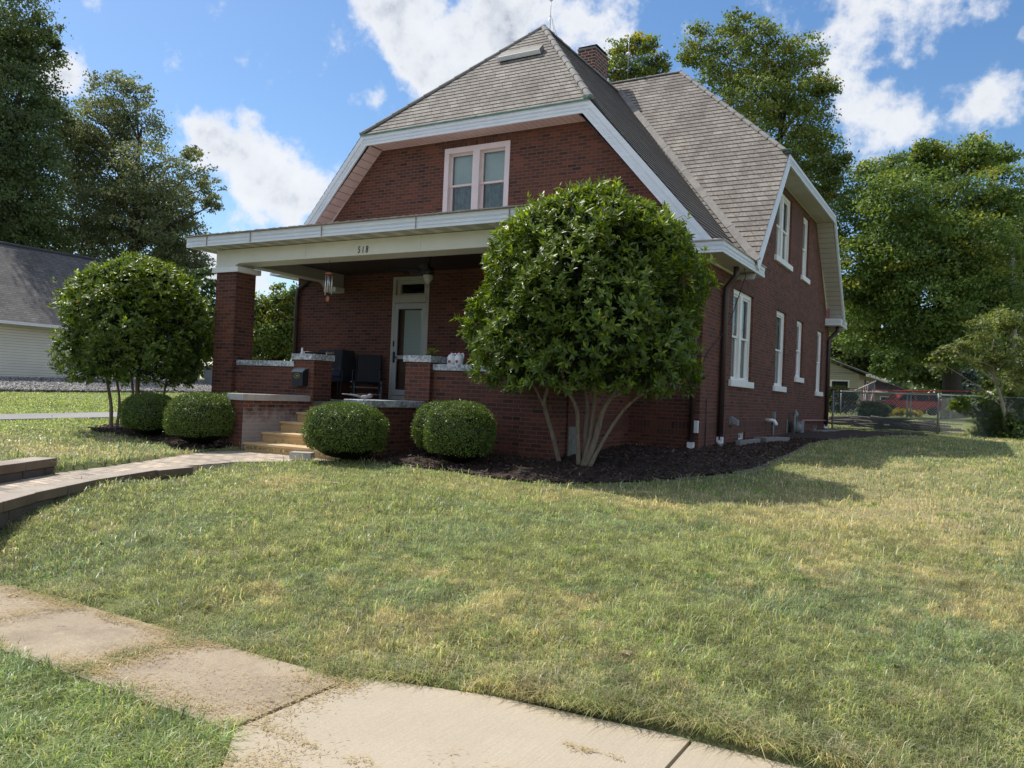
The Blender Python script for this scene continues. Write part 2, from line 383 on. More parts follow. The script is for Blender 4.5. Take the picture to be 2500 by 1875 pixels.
# ------------------------------------------------------------------ mesh helpers
def tag(o, label=None, cat=None, group=None, kind=None):
    if label: o['label'] = label
    if cat: o['category'] = cat
    if group: o['group'] = group
    if kind: o['kind'] = kind
    return o
def empty(name, loc, label=None, cat=None, group=None):
    o = bpy.data.objects.new(name, None); COL.objects.link(o); o.location = loc
    o.empty_display_size = .2
    return tag(o, label, cat, group)
class MB:
    """collects faces (with metric box-projected UVs) and builds ONE mesh object"""
    def __init__(s): s.v = []; s.f = []; s.uv = []; s.sm = []
    def poly(s, pts, uv=None, smooth=False):
        pts = [Vector(p) for p in pts]
        i = len(s.v); s.v += pts; s.f.append(list(range(i, i+len(pts))))
        if uv is None:
            n = Vector((0, 0, 0))
            for a, b in zip(pts, pts[1:]+pts[:1]): n += a.cross(b)
            ax = max(range(3), key=lambda k: abs(n[k]))
            uv = [((p.y, p.z) if ax == 0 else (p.x, p.z) if ax == 1 else (p.x, p.y)) for p in pts]
        s.uv.append(uv); s.sm.append(smooth); return s
    def box(s, x0, x1, y0, y1, z0, z1):
        P = lambda x, y, z: (x, y, z)
        s.poly([P(x0,y0,z0),P(x1,y0,z0),P(x1,y0,z1),P(x0,y0,z1)])
        s.poly([P(x1,y1,z0),P(x0,y1,z0),P(x0,y1,z1),P(x1,y1,z1)])
        s.poly([P(x0,y1,z0),P(x0,y0,z0),P(x0,y0,z1),P(x0,y1,z1)])
        s.poly([P(x1,y0,z0),P(x1,y1,z0),P(x1,y1,z1),P(x1,y0,z1)])
        s.poly([P(x0,y0,z1),P(x1,y0,z1),P(x1,y1,z1),P(x0,y1,z1)])
        s.poly([P(x0,y1,z0),P(x1,y1,z0),P(x1,y0,z0),P(x0,y0,z0)])
        return s
    def obox(s, c, d, up, L, W, H):
        """oriented box: centre c, length along d, height along up"""
        d = Vector(d).normalized(); up = Vector(up); r = d.cross(up).normalized(); up = r.cross(d).normalized()
        c = Vector(c); q = [c+d*(sx*L/2)+r*(sy*W/2)+up*(sz*H/2) for sz in (-1,1) for sy in (-1,1) for sx in (-1,1)]
        for f in ((0,2,3,1),(4,5,7,6),(0,1,5,4),(2,6,7,3),(0,4,6,2),(1,3,7,5)): s.poly([q[k] for k in f])
        return s
    def prism(s, pts, dvec):
        """extrude a planar polygon along dvec"""
        d = Vector(dvec); a = [Vector(p) for p in pts]; b = [p+d for p in a]
        s.poly(a[::-1]); s.poly(b)
        for i in range(len(a)):
            j = (i+1) % len(a); s.poly([a[i], a[j], b[j], b[i]])
        return s
    def tube(s, path, rad, n=8, cap=True, smooth=True):
        path = [Vector(p) for p in path]; m = len(path)
        if isinstance(rad, (int, float)): rad = [rad]*m
        base = len(s.v); up = None
        for i, p in enumerate(path):
            t = (path[min(i+1, m-1)]-path[max(i-1, 0)]).normalized()
            if up is None:
                up = Vector((0, 0, 1)) if abs(t.z) < .9 else Vector((1, 0, 0))
            r = t.cross(up)
            if r.length < 1e-4: r = t.cross(Vector((.3, .9, .2)))
            r.normalize(); up = r.cross(t).normalized()
            for k in range(n):
                a = 2*math.pi*k/n
                s.v.append(p+(r*math.cos(a)+up*math.sin(a))*rad[i])
        for i in range(m-1):
            for k in range(n):
                k2 = (k+1) % n
                s.f.append([base+i*n+k, base+i*n+k2, base+(i+1)*n+k2, base+(i+1)*n+k])
                s.uv.append([(k/n, i*.3), ((k+1)/n, i*.3), ((k+1)/n, i*.3+.3), (k/n, i*.3+.3)]); s.sm.append(smooth)
        if cap:
            for i, rev in ((0, False), (m-1, True)):
                idx = [base+i*n+k for k in range(n)]
                s.f.append(idx if rev else idx[::-1]); s.uv.append([(0, 0)]*n); s.sm.append(False)
        return s
    def lathe(s, c, prof, n=16, smooth=True):
        c = Vector(c)
        s2 = len(s.v)
        for r, z in prof:
            for k in range(n):
                a = 2*math.pi*k/n; s.v.append(c+Vector((r*math.cos(a), r*math.sin(a), z)))
        for i in range(len(prof)-1):
            for k in range(n):
                k2 = (k+1) % n
                s.f.append([s2+i*n+k, s2+i*n+k2, s2+(i+1)*n+k2, s2+(i+1)*n+k])
                s.uv.append([(k/n, prof[i][1]), ((k+1)/n, prof[i][1]), ((k+1)/n, prof[i+1][1]), (k/n, prof[i+1][1])]); s.sm.append(smooth)
        return s
    def ball(s, c, r, n=12, sc=(1, 1, 1)):
        c = Vector(c); m = n//2; b0 = len(s.v)
        for i in range(m+1):
            th = math.pi*i/m
            for k in range(n):
                a = 2*math.pi*k/n
                s.v.append(c+Vector((sc[0]*r*math.sin(th)*math.cos(a), sc[1]*r*math.sin(th)*math.sin(a), sc[2]*r*math.cos(th))))
        for i in range(m):
            for k in range(n):
                k2 = (k+1) % n
                s.f.append([b0+i*n+k, b0+(i+1)*n+k, b0+(i+1)*n+k2, b0+i*n+k2]); s.uv.append([(0, 0), (0, 1), (1, 1), (1, 0)]); s.sm.append(True)
        return s
    def build(s, name, mat, parent=None, bevel=0, label=None):
        me = bpy.data.meshes.new(name)
        me.from_pydata([tuple(v) for v in s.v], [], s.f)
        ul = me.uv_layers.new(name='UVMap')
        flat = [c for f in s.uv for uv in f for c in uv]
        ul.data.foreach_set('uv', flat)
        me.polygons.foreach_set('use_smooth', s.sm)
        me.materials.append(mat)
        o = bpy.data.objects.new(name, me); COL.objects.link(o)
        if parent: 
            o.parent = parent
            o.matrix_parent_inverse = Matrix.Translation(-Vector(parent_world(parent)))
        if bevel:
            bm = bmesh.new(); bm.from_mesh(me); bmesh.ops.remove_doubles(bm, verts=bm.verts, dist=1e-5); bm.to_mesh(me); bm.free()
            md = o.modifiers.new('bevel', 'BEVEL'); md.width = bevel; md.segments = 2; md.limit_method = 'ANGLE'
        if label: o['label'] = label
        return o
def parent_world(p):
    # parts are built in world coordinates, so only a top-level Empty carries an offset
    return Vector((0, 0, 0)) if p.parent else Vector(p.location)

def np_mesh(name, verts, quads=None, tris=None, cols=None, mat=None, parent=None, smooth=False):
    """big meshes straight from numpy arrays"""
    me = bpy.data.meshes.new(name)
    verts = np.ascontiguousarray(verts, dtype=np.float32)
    me.vertices.add(len(verts)); me.vertices.foreach_set('co', verts.ravel())
    loops = []; starts = []; st = 0
    if quads is not None and len(quads):
        loops.append(quads.ravel()); starts.append(np.arange(len(quads))*4+st); st += quads.size
    if tris is not None and len(tris):
        loops.append(tris.ravel()); starts.append(np.arange(len(tris))*3+st); st += tris.size
    loops = np.concatenate(loops).astype(np.int32); starts = np.concatenate(starts).astype(np.int32)
    me.loops.add(len(loops)); me.loops.foreach_set('vertex_index', loops)
    me.polygons.add(len(starts)); me.polygons.foreach_set('loop_start', starts)
    if smooth: me.polygons.foreach_set('use_smooth', np.ones(len(starts), dtype=bool))
    me.update(calc_edges=True)
    if cols is not None:
        ca = me.color_attributes.new('Col', 'FLOAT_COLOR', 'POINT')
        c4 = np.ones((len(verts), 4), dtype=np.float32); c4[:, :3] = cols
        ca.data.foreach_set('color', c4.ravel())
    if mat: me.materials.append(mat)
    o = bpy.data.objects.new(name, me); COL.objects.link(o)
    if parent:
        o.parent = parent; o.matrix_parent_inverse = Matrix.Translation(-parent_world(parent))
    return o

# value noise for patchiness
_lat = rng.random((256, 256))
def vnoise(x, y, s, o=0):
    x = np.asarray(x)*s+o*17.3; y = np.asarray(y)*s+o*9.7
    xi = np.floor(x).astype(int); yi = np.floor(y).astype(int); fx = x-xi; fy = y-yi
    fx = fx*fx*(3-2*fx); fy = fy*fy*(3-2*fy)
    g = lambda a, b: _lat[a % 256, b % 256]
    return (g(xi, yi)*(1-fx)+g(xi+1, yi)*fx)*(1-fy)+(g(xi, yi+1)*(1-fx)+g(xi+1, yi+1)*fx)*fy
def fbm(x, y, s, o=0):
    return (vnoise(x, y, s, o)*.5+vnoise(x, y, s*2.1, o+1)*.3+vnoise(x, y, s*4.3, o+2)*.2)
def in_poly(px, py, poly):
    ins = np.zeros(px.shape, bool); n = len(poly)
    for i in range(n):
        x1, y1 = poly[i]; x2, y2 = poly[(i+1) % n]
        c = ((y1 > py) != (y2 > py)) & (px < (x2-x1)*(py-y1)/((y2-y1) or 1e-9)+x1)
        ins ^= c
    return ins

# ------------------------------------------------------------------ camera
CAM = Vector((10.530, -11.278, .274)); YAW, PIT, ROL, FOC = -.527715, .013269, .042264, 1977.28
fw = Vector((math.sin(YAW)*math.cos(PIT), math.cos(YAW)*math.cos(PIT), math.sin(PIT)))
r0 = Vector((math.cos(YAW), -math.sin(YAW), 0)); u0 = r0.cross(fw)
cr = r0*math.cos(ROL)+u0*math.sin(ROL); cu = u0*math.cos(ROL)-r0*math.sin(ROL)
cd = bpy.data.cameras.new('camera'); cam = bpy.data.objects.new('camera', cd); COL.objects.link(cam)
R = Matrix((cr, cu, -fw)).transposed()
cam.matrix_world = Matrix.Translation(CAM) @ R.to_4x4()
cd.sensor_width = 36; cd.lens = FOC*36/2500; cd.clip_end = 2000; cd.clip_start = .05
scene.camera = cam
scene.view_settings.view_transform = 'Standard'; scene.view_settings.look = 'None'; scene.view_settings.exposure = 0
scene.cycles.max_bounces = 6; scene.cycles.diffuse_bounces = 3; scene.cycles.glossy_bounces = 2; scene.cycles.transparent_max_bounces = 10
scene.cycles.use_denoising = True

# ------------------------------------------------------------------ light
SUN = Vector((-.696, .09, 1)).normalized()          # towards the sun
sd = bpy.data.lights.new('sun', 'SUN'); sd.energy = 5.0; sd.angle = math.radians(.5); sd.color = (1, .95, .87)
so = bpy.data.objects.new('sun', sd); COL.objects.link(so); so.rotation_euler = SUN.to_track_quat('Z', 'Y').to_euler()
so.location = (-20, 0, 30)

CLOUDS = [(-0.755,0.596,0.273,0.0432,1.00),(-0.763,0.578,0.289,0.0224,0.90),(-0.733,0.629,0.260,0.0510,1.00),(-0.705,0.665,0.245,0.0472,1.00),(-0.678,0.697,0.234,0.0359,0.90),(-0.724,0.653,0.220,0.0377,0.80),(-0.700,0.682,0.211,0.0287,0.70),(-0.604,0.671,0.430,0.0315,0.80),(-0.586,0.698,0.411,0.0411,1.00),(-0.543,0.742,0.393,0.0512,1.00),(-0.558,0.751,0.352,0.0378,1.00),(-0.575,0.725,0.378,0.0326,0.90),(-0.500,0.760,0.416,0.0508,1.00),(-0.452,0.786,0.422,0.0508,1.00),(-0.403,0.813,0.419,0.0507,1.00),(-0.362,0.834,0.416,0.0414,0.80),(-0.348,0.851,0.392,0.0278,0.60),(-0.519,0.766,0.380,0.0376,0.80),(-0.561,0.702,0.440,0.0452,1.00),(-0.465,0.760,0.455,0.0590,1.00),(-0.144,0.911,0.388,0.0350,0.80),(-0.153,0.923,0.354,0.0333,0.90),(-0.117,0.925,0.362,0.0349,0.80),(-0.121,0.939,0.323,0.0399,1.00),(-0.085,0.941,0.328,0.0348,0.80),(-0.074,0.925,0.372,0.0255,0.70),(-0.141,0.939,0.313,0.0359,0.80),(-0.093,0.951,0.296,0.0265,0.70),(-0.066,0.950,0.306,0.0174,0.60),(-0.131,0.898,0.419,0.0343,0.90),(-0.085,0.905,0.417,0.0378,1.00),(-0.037,0.908,0.417,0.0368,0.90),(-0.005,0.913,0.408,0.0202,0.60),(0.001,0.942,0.336,0.0290,1.00),(0.022,0.946,0.322,0.0328,1.00),(-0.013,0.946,0.323,0.0230,0.80),(-0.035,0.950,0.310,0.0170,0.70),(0.020,0.955,0.296,0.0207,0.80),(0.005,0.953,0.302,0.0209,0.70),(-0.097,0.955,0.280,0.0311,0.80),(-0.133,0.952,0.275,0.0271,0.70),(0.025,0.968,0.249,0.0293,0.80),(0.023,0.927,0.376,0.0161,0.70),(-0.830,0.469,0.301,0.0251,1.00),(-0.819,0.492,0.295,0.0192,0.90),(-0.840,0.445,0.309,0.0246,0.90),(-0.759,0.628,0.173,0.0188,0.70),(-0.776,0.615,0.136,0.0281,0.90),(-0.758,0.642,0.116,0.0285,0.80),(-0.734,0.669,0.119,0.0240,0.70),(-0.704,0.687,0.183,0.0168,0.60),(-0.788,0.603,0.125,0.0279,0.80),(-0.620,0.710,0.333,0.0212,0.45),(-0.612,0.723,0.322,0.0237,0.50),(-0.636,0.701,0.323,0.0141,0.40),(-0.649,0.703,0.292,0.0133,0.40),(-0.312,0.855,0.414,0.0274,0.50),(-0.289,0.872,0.394,0.0274,0.50),(-0.252,0.865,0.434,0.0267,0.60),(-0.211,0.876,0.435,0.0307,0.70),(-0.317,0.874,0.367,0.0233,0.50),(-0.375,0.844,0.384,0.0187,0.50),(-0.175,0.895,0.409,0.0219,0.50),(-0.787,0.485,0.382,0.0166,0.40),(-0.804,0.462,0.375,0.0123,0.35),]
w = bpy.data.worlds.new('World'); scene.world = w; w.use_nodes = True
nt = w.node_tree; nt.nodes.clear()
out = N(nt, 'ShaderNodeOutputWorld')
sky = N(nt, 'ShaderNodeTexSky', sky_type='NISHITA'); sky.sun_disc = False
sky.sun_elevation = math.asin(SUN.z); sky.sun_rotation = math.atan2(SUN.x, SUN.y) % (2*math.pi)
sky.altitude = 100; sky.air_density = 1.0; sky.dust_density = .6; sky.ozone_density = 2.0
bs = N(nt, 'ShaderNodeBackground'); bs.inputs[1].default_value = .15
hs = N(nt, 'ShaderNodeHueSaturation'); hs.inputs['Saturation'].default_value = 1.2; nt.links.new(sky.outputs[0], hs.inputs['Color'])
nt.links.new(hs.outputs[0], bs.inputs[0])
tc = N(nt, 'ShaderNodeTexCoord'); dirn = tc.outputs['Generated']
warp = N(nt, 'ShaderNodeTexNoise'); warp.inputs['Scale'].default_value = 9; warp.inputs['Detail'].default_value = 5; warp.inputs['Roughness'].default_value = .6
nt.links.new(dirn, warp.inputs['Vector'])
wm = N(nt, 'ShaderNodeVectorMath', operation='MULTIPLY_ADD'); nt.links.new(warp.outputs['Color'], wm.inputs[0])
wm.inputs[1].default_value = (.07, .07, .07); 
off = N(nt, 'ShaderNodeVectorMath', operation='SUBTRACT'); nt.links.new(dirn, off.inputs[0]); off.inputs[1].default_value = (.035, .035, .035)
nt.links.new(off.outputs[0], wm.inputs[2])
tot = None
for x, y, z, r_, s_ in CLOUDS:
    if y > .86 and x > -.35: s_ *= .66
    if abs(x+.27) < .22 and z > .38: s_ *= .8       # the clouds right of the roof are broken and thin
    dn = N(nt, 'ShaderNodeVectorMath', operation='DISTANCE'); nt.links.new(wm.outputs[0], dn.inputs[0]); dn.inputs[1].default_value = (x, y, z)
    mr = N(nt, 'ShaderNodeMapRange', interpolation_type='SMOOTHSTEP'); nt.links.new(dn.outputs['Value'], mr.inputs[0])
    mr.inputs[1].default_value = 0; mr.inputs[2].default_value = r_*1.62; mr.inputs[3].default_value = s_; mr.inputs[4].default_value = 0
    tot = mr.outputs[0] if tot is None else math_(nt, 'ADD', tot, mr.outputs[0])
# unseen clouds outside the view, made denser and brighter to add fill light
gn = noise(nt, dirn, 3.2, 4, .55)
dc = N(nt, 'ShaderNodeVectorMath', operation='DOT_PRODUCT'); nt.links.new(dirn, dc.inputs[0]); dc.inputs[1].default_value = tuple(fw)
away = N(nt, 'ShaderNodeMapRange'); nt.links.new(dc.outputs['Value'], away.inputs[0])
away.inputs[1].default_value = .62; away.inputs[2].default_value = .45; away.inputs[3].default_value = 0; away.inputs[4].default_value = 1
gen = math_(nt, 'MULTIPLY', math_(nt, 'MULTIPLY', math_(nt, 'SUBTRACT', gn, .40), 6), away.outputs[0])
tot = math_(nt, 'ADD', tot, math_(nt, 'MAXIMUM', gen, 0))
fine = noise(nt, dirn, 16, 9, .62); fine2 = noise(nt, dirn, 55, 6, .6)
dens = math_(nt, 'ADD', tot, math_(nt, 'MULTIPLY_ADD', fine, 3.6, -1.86))
dens = math_(nt, 'ADD', dens, math_(nt, 'MULTIPLY_ADD', fine2, .9, -.45))
mask = N(nt, 'ShaderNodeMapRange', interpolation_type='SMOOTHSTEP'); nt.links.new(dens, mask.inputs[0])
mask.inputs[1].default_value = .28; mask.inputs[2].default_value = 1.25
mask.inputs[3].default_value = 0; mask.inputs[4].default_value = .96
# thin haze-like veil near clouds
thick = N(nt, 'ShaderNodeMapRange'); nt.links.new(dens, thick.inputs[0]); thick.inputs[1].default_value = .6; thick.inputs[2].default_value = 1.9
sh1 = noise(nt, dirn, 11, 8, .6)
shade = math_(nt, 'MULTIPLY', thick.outputs[0], math_(nt, 'MULTIPLY_ADD', sh1, 4.2, -1.55))
cr_ = ramp(nt, [(0, (.93, .95, 1.0)), (.45, (.86, .89, .94)), (.85, (.66, .70, .77)), (1, (.5, .54, .63))]); nt.links.new(shade, cr_.inputs[0])
bc = N(nt, 'ShaderNodeBackground'); nt.links.new(math_(nt, 'MULTIPLY_ADD', away.outputs[0], .5, .98), bc.inputs[1]); nt.links.new(cr_.outputs[0], bc.inputs[0])  # clouds out of view get extra brightness as fill
mx = N(nt, 'ShaderNodeMixShader'); nt.links.new(mask.outputs[0], mx.inputs[0]); nt.links.new(bs.outputs[0], mx.inputs[1]); nt.links.new(bc.outputs[0], mx.inputs[2])
nt.links.new(mx.outputs[0], out.inputs[0])

# ------------------------------------------------------------------ ground
def lerp1(pts, t):
    a = np.array(pts); return np.interp(t, a[:, 0], a[:, 1])
PR = [(-60,-1.47),(-11,-1.42),(-8.9,-1.39),(-7.8,-1.385),(-7.55,-1.34),(-6.8,-1.2),(-5,-1.03),(-2.6,-.87),(0,-.73),(3,-.58),(10,-.47),(16,-.41),(32,-.08),(55,.05),(120,.6),(400,2)]
PL = [(-60,-1.47),(-8.6,-1.40),(-7.7,-1.3),(-7.2,-.85),(-6,-.80),(-2.6,-.85),(0,-.75),(3,-.62),(10,-.5),(16,-.41),(32,-.08),(55,.05),(120,.6),(400,2)]
WR = [(1.93,-1.66),(1.93,-2.0),(1.50,-2.45),(1.15,-3.0),(1.18,-4.0),(1.38,-4.9),(1.78,-5.8),(2.35,-6.75),(3.1,-7.78)]     # walkway, right edge
WL = [(-.37,-1.66),(-.42,-2.3),(-.15,-3.0),(.3,-3.9),(.62,-4.64),(1.02,-5.7),(1.45,-6.5),(2.1,-7.78)]                        # walkway, left edge
WALK = WR + WL[::-1]
SLAB = [(7.54,-7.72),(8.3,-7.52),(9.3,-7.42),(10.2,-7.40),(12,-7.45),(20,-7.5),(20,-13),(7.95,-13),(7.86,-8.95),(7.55,-8.6)]
MR = [(1.95,-1.75),(2.1,-1.98),(2.78,-1.8),(3.38,-1.86),(4.22,-2.03),(4.97,-2.17),(5.58,-2.16),(6.03,-1.92),(6.47,-1.59),(6.86,-1.15),(7.21,-.54),(7.52,.21),(7.66,1.38),(7.62,3.55),(7.4,6.1),(7.33,8.46),(7.71,10.55),(8.34,13.6),(9.2,14.7),(9.2,15.9),(6.05,16.2),(6.05,2.9),(4.7,2.9),(4.7,-.05),(2.36,-.05),(2.36,-1.75)]
ML = [(-.69,-1.75),(-.46,-1.75),(-.5,-2.45),(-.62,-2.62),(-1.0,-2.52),(-1.76,-2.16),(-2.6,-1.9),(-3.54,-1.72),(-4.7,-1.55),(-5.3,-1.3),(-5.75,-.4),(-5.6,.8),(-5.4,2.9),(-3.8,2.9),(-3.0,2.9),(-3.0,-.05),(-.69,-.05)]
DRIVE = [(-11.6,-14),(-10.9,-6),(-9.4,-3),(-8.5,-1.3),(-7.6,.9),(-6.6,4),(-5.8,8),(-5.6,20),(-8,20),(-8.2,8),(-8.6,4),(-9.2,2),(-10.1,-.5),(-11.1,-3),(-12.6,-6),(-13.6,-14)]
HOUSE = [(-3.05,-.1),(4.75,-.1),(4.75,3),(6.13,3),(6.13,16.6),(-3.87,16.6),(-3.87,3),(-3.05,3)]
def gz(x, y, walk=True):
    x = np.asarray(x, float); y = np.asarray(y, float)
    zr = lerp1(PR, y); zl = lerp1(PL, y)
    xl = np.interp(-y, [-p[1] for p in WL], [p[0] for p in WL]); xr = np.interp(-y, [-p[1] for p in WR], [p[0] for p in WR])
    t = np.clip((x-xl)/np.maximum(xr-xl, .2), 0, 1)
    z = np.where(y < -1.6, zl*(1-t)+zr*t, np.where(x < 0, zl, zr))
    up = np.interp(-x, [12, 18, 24, 40], [0, .18, .60, .66])*np.clip((60-y)/30, .3, 1)
    z = z+up+.16*np.exp(-((x-xr-.1)/.9)**2)*np.clip((-4.6-y)/1.2, 0, 1)*(x > xr)*np.clip((y+7.75)/.5, 0, 1)
    z = z+(fbm(x, y, .9, 3)-.5)*.05*((y > -7.4) & (y < 30))
    if walk:
        inw = in_poly(x, y, WALK) 
        z = np.where(inw, np.minimum(z, -.97), z)
        ins = in_poly(x, y, SLAB) | ((y < -7.78) & (y > -8.6) & (x < 7.6))
        z = np.where(ins, np.minimum(z, -1.42), z)
    return z
def lawn_col(x, y):
    """patchy lawn: returns (colour, dryness)"""
    n = fbm(x, y, .55, 5); n2 = fbm(x, y, 2.2, 8)
    n3 = fbm(x, y, 7, 9); dry = np.clip((n-.5)*2.2+(n2-.5)*2.6+(n3-.5)*2.2-.13, 0, 1)
    G = lambda cx, cy, sx, sy: np.exp(-((x-cx)/sx)**2-((y-cy)/sy)**2)
    dry = dry+.75*G(9.3, -2.2, 1.9, 1.6)+.55*G(9.6, 1.0, 1.6, 2.2)+.55*G(5.2, -2.7, 1.4, .5)+.8*G(10.9, -4.7, .8, .5)+.5*G(7.3, -7.1, .5, .35)+.5*G(6, -7.2, .6, .3)+.45*G(8.6, -7.1, .8, .25)+.5*G(-1.0, -4.4, 1.2, 1.0)+.4*G(3.2, -4.2, .7, .6)+.4*G(7.3, -6.0, .6, .4)
    dry = dry-.6*G(3.5, -6, 2.6, 1.2)-.4*G(8.6, -5.6, .9, .6)-.5*G(7.2,-4.0,1.4,.9)-.5*G(5,-10,2.5,1.6)-.6*G(1.8,-2.9,1.2,.6)
    dry = np.where(x < -6, dry*.35, dry)
    return np.clip(dry, 0, 1)
def axis(a, b, step_in, lo, hi, grow=1.25):
    c = list(np.arange(a, b+1e-6, step_in)); s = step_in
    x = c[-1]
    while x < hi: s = min(s*grow, 60); x += s; c.append(x)
    x = c[0]; s = step_in
    while x > lo: s = min(s*grow, 60); x -= s; c.insert(0, x)
    return np.array(c)
gx = axis(-7, 14, .11, -320, 320); gy = axis(-13, 18, .11, -220, 420)
X, Y = np.meshgrid(gx, gy); Z = gz(X.ravel(), Y.ravel()).reshape(X.shape)
V = np.stack([X.ravel(), Y.ravel(), Z.ravel()], 1); nx, ny = len(gx), len(gy)
ii, jj = np.meshgrid(np.arange(nx-1), np.arange(ny-1)); k = (jj*nx+ii).ravel()
Q = np.stack([k, k+1, k+nx+1, k+nx], 1)
dry = lawn_col(X.ravel(), Y.ravel())[:, None]
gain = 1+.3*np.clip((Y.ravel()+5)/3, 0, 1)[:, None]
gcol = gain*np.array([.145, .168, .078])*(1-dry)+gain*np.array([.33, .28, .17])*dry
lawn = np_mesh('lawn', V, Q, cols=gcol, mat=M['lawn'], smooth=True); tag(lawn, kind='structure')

def sheet(name, poly, zf, mat, thick=.06, kind='structure', bev=0):
    mb = MB(); top = [(x, y, zf(x, y) if callable(zf) else zf) for x, y in poly]
    tri = tessellate_polygon([[Vector(p) for p in top]])
    ar = sum(poly[i][0]*poly[(i+1) % len(poly)][1]-poly[(i+1) % len(poly)][0]*poly[i][1] for i in range(len(poly)))
    for t in tri:
        pts = [top[i] for i in t]
        n = (Vector(pts[1])-Vector(pts[0])).cross(Vector(pts[2])-Vector(pts[0]))
        mb.poly(pts if n.z > 0 else pts[::-1])
    for i in range(len(top)):
        a, b = top[i], top[(i+1) % len(top)]
        if ar < 0: a, b = b, a
        mb.poly([(a[0], a[1], a[2]-thick), (b[0], b[1], b[2]-thick), b, a])
    o = mb.build(name, mat); tag(o, kind=kind); return o
sheet('walkway', WALK, lambda x, y: -.868-.012*max(0, -y-2)/2, M['paver'], .09)
# old sidewalk: separate slabs between joints, one structure each
def slabs():
    xs = [-40, -20, -10, -5, -1.4, -.1, 1.2, 2.5, 3.75, 4.97, 6.27, 7.52]
    mb = MB()
    for a, b in zip(xs, xs[1:]):
        dz = random.uniform(-.006, .006); e = .008
        mb.box(a+e, b-e, -8.62, -7.79+random.uniform(-.01, .01), -1.5, -1.352+dz)
    return mb
o = slabs().build('sidewalk', M['oldwalk']); tag(o, kind='structure')
J1 = [(9.365, -7.36), (9.365, -13)]
sheet('driveway_apron', [(7.55,-8.6),(7.86,-8.95),(7.95,-13),(9.36,-13),(9.36,-7.42),(8.3,-7.52),(7.55,-7.72)], -1.345, M['newslab'], .12)
sheet('driveway_apron', [(9.378,-13),(20,-13),(20,-7.5),(12,-7.45),(10.2,-7.40),(9.378,-7.425)], -1.347, M['newslab'], .12)
sheet('driveway', DRIVE, lambda x, y: float(gz(np.array([x]), np.array([y]))[0])+.05, M['farwalk'], .15)
sheet('street', [(-200,-14),(200,-14),(200,-22),(-200,-22)], -1.38, M['farwalk'], .1)

# mulch beds -------------------------------------------------------------
def bed(name, poly, lab):
    xs = [p[0] for p in poly]; ys = [p[1] for p in poly]
    ax = np.arange(min(xs), max(xs), .055); ay = np.arange(min(ys), max(ys), .055)
    X, Y = np.meshgrid(ax, ay); m = in_poly(X.ravel(), Y.ravel(), poly).reshape(X.shape)
    Zz = gz(X.ravel(), Y.ravel(), False).reshape(X.shape)+.022+(fbm(X, Y, 6, 11)-.45)*.05+(fbm(X, Y, 1.3, 12)-.4)*.06
    nx = len(ax); V = np.stack([X.ravel(), Y.ravel(), Zz.ravel()], 1)
    ii, jj = np.meshgrid(np.arange(nx-1), np.arange(len(ay)-1)); k = (jj*nx+ii).ravel()
    mm = m.ravel(); ok = mm[k] & mm[k+1] & mm[k+nx] & mm[k+nx+1]
    Q = np.stack([k, k+1, k+nx+1, k+nx], 1)[ok]
    used = np.zeros(len(V), bool); used[Q.ravel()] = True; remap = np.cumsum(used)-1
    o = np_mesh(name, V[used], remap[Q], mat=M['mulch'], smooth=True); tag(o, kind='structure')
bed('mulch_bed', MR, ''); bed('mulch_bed', ML, '')
def chips(n, poly):
    xs = [p[0] for p in poly]; ys = [p[1] for p in poly]
    x = rng.uniform(min(xs), max(xs), n*2); y = rng.uniform(min(ys), max(ys), n*2)
    m = in_poly(x, y, poly) & (y < 9); x, y = x[m][:n], y[m][:n]; n = len(x)
    z = gz(x, y, False)+.03+(fbm(x, y, 6, 11)-.45)*.05+(fbm(x, y, 1.3, 12)-.4)*.06+rng.uniform(-.005, .018, n)
    L = rng.uniform(.012, .045, n)[:, None]; W = rng.uniform(.004, .011, n)[:, None]
    a = rng.normal(size=(n, 3)); a[:, 2] *= .35; a /= np.linalg.norm(a, axis=1)[:, None]
    b = np.cross(a, rng.normal(size=(n, 3))*[.4, .4, 1]); b /= np.linalg.norm(b, axis=1)[:, None]
    p = np.stack([x, y, z], 1)
    V = np.stack([p-a*L-b*W, p+a*L-b*W*.6, p+a*L*.9+b*W, p-a*L*.8+b*W], 1).reshape(-1, 3)
    q = np.arange(n*4).reshape(n, 4)
    base = np.array([[.03, .019, .014], [.055, .036, .027], [.10, .07, .05], [.16, .12, .09]])
    c = 1.5*base[rng.choice(4, n, p=[.45, .35, .15, .05])]*rng.uniform(.7, 1.3, (n, 1))
    return V, q, np.repeat(c, 4, 0)
v1, q1, c1 = chips(26000, MR); v2, q2, c2 = chips(9000, ML)
o = np_mesh('wood_chips', np.concatenate([v1, v2]), np.concatenate([q1, q2+len(v1)]), cols=np.concatenate([c1, c2]), mat=M['straw'])
tag(o, 'dark brown shredded bark chips covering the beds around the brick house', 'mulch', kind='stuff')

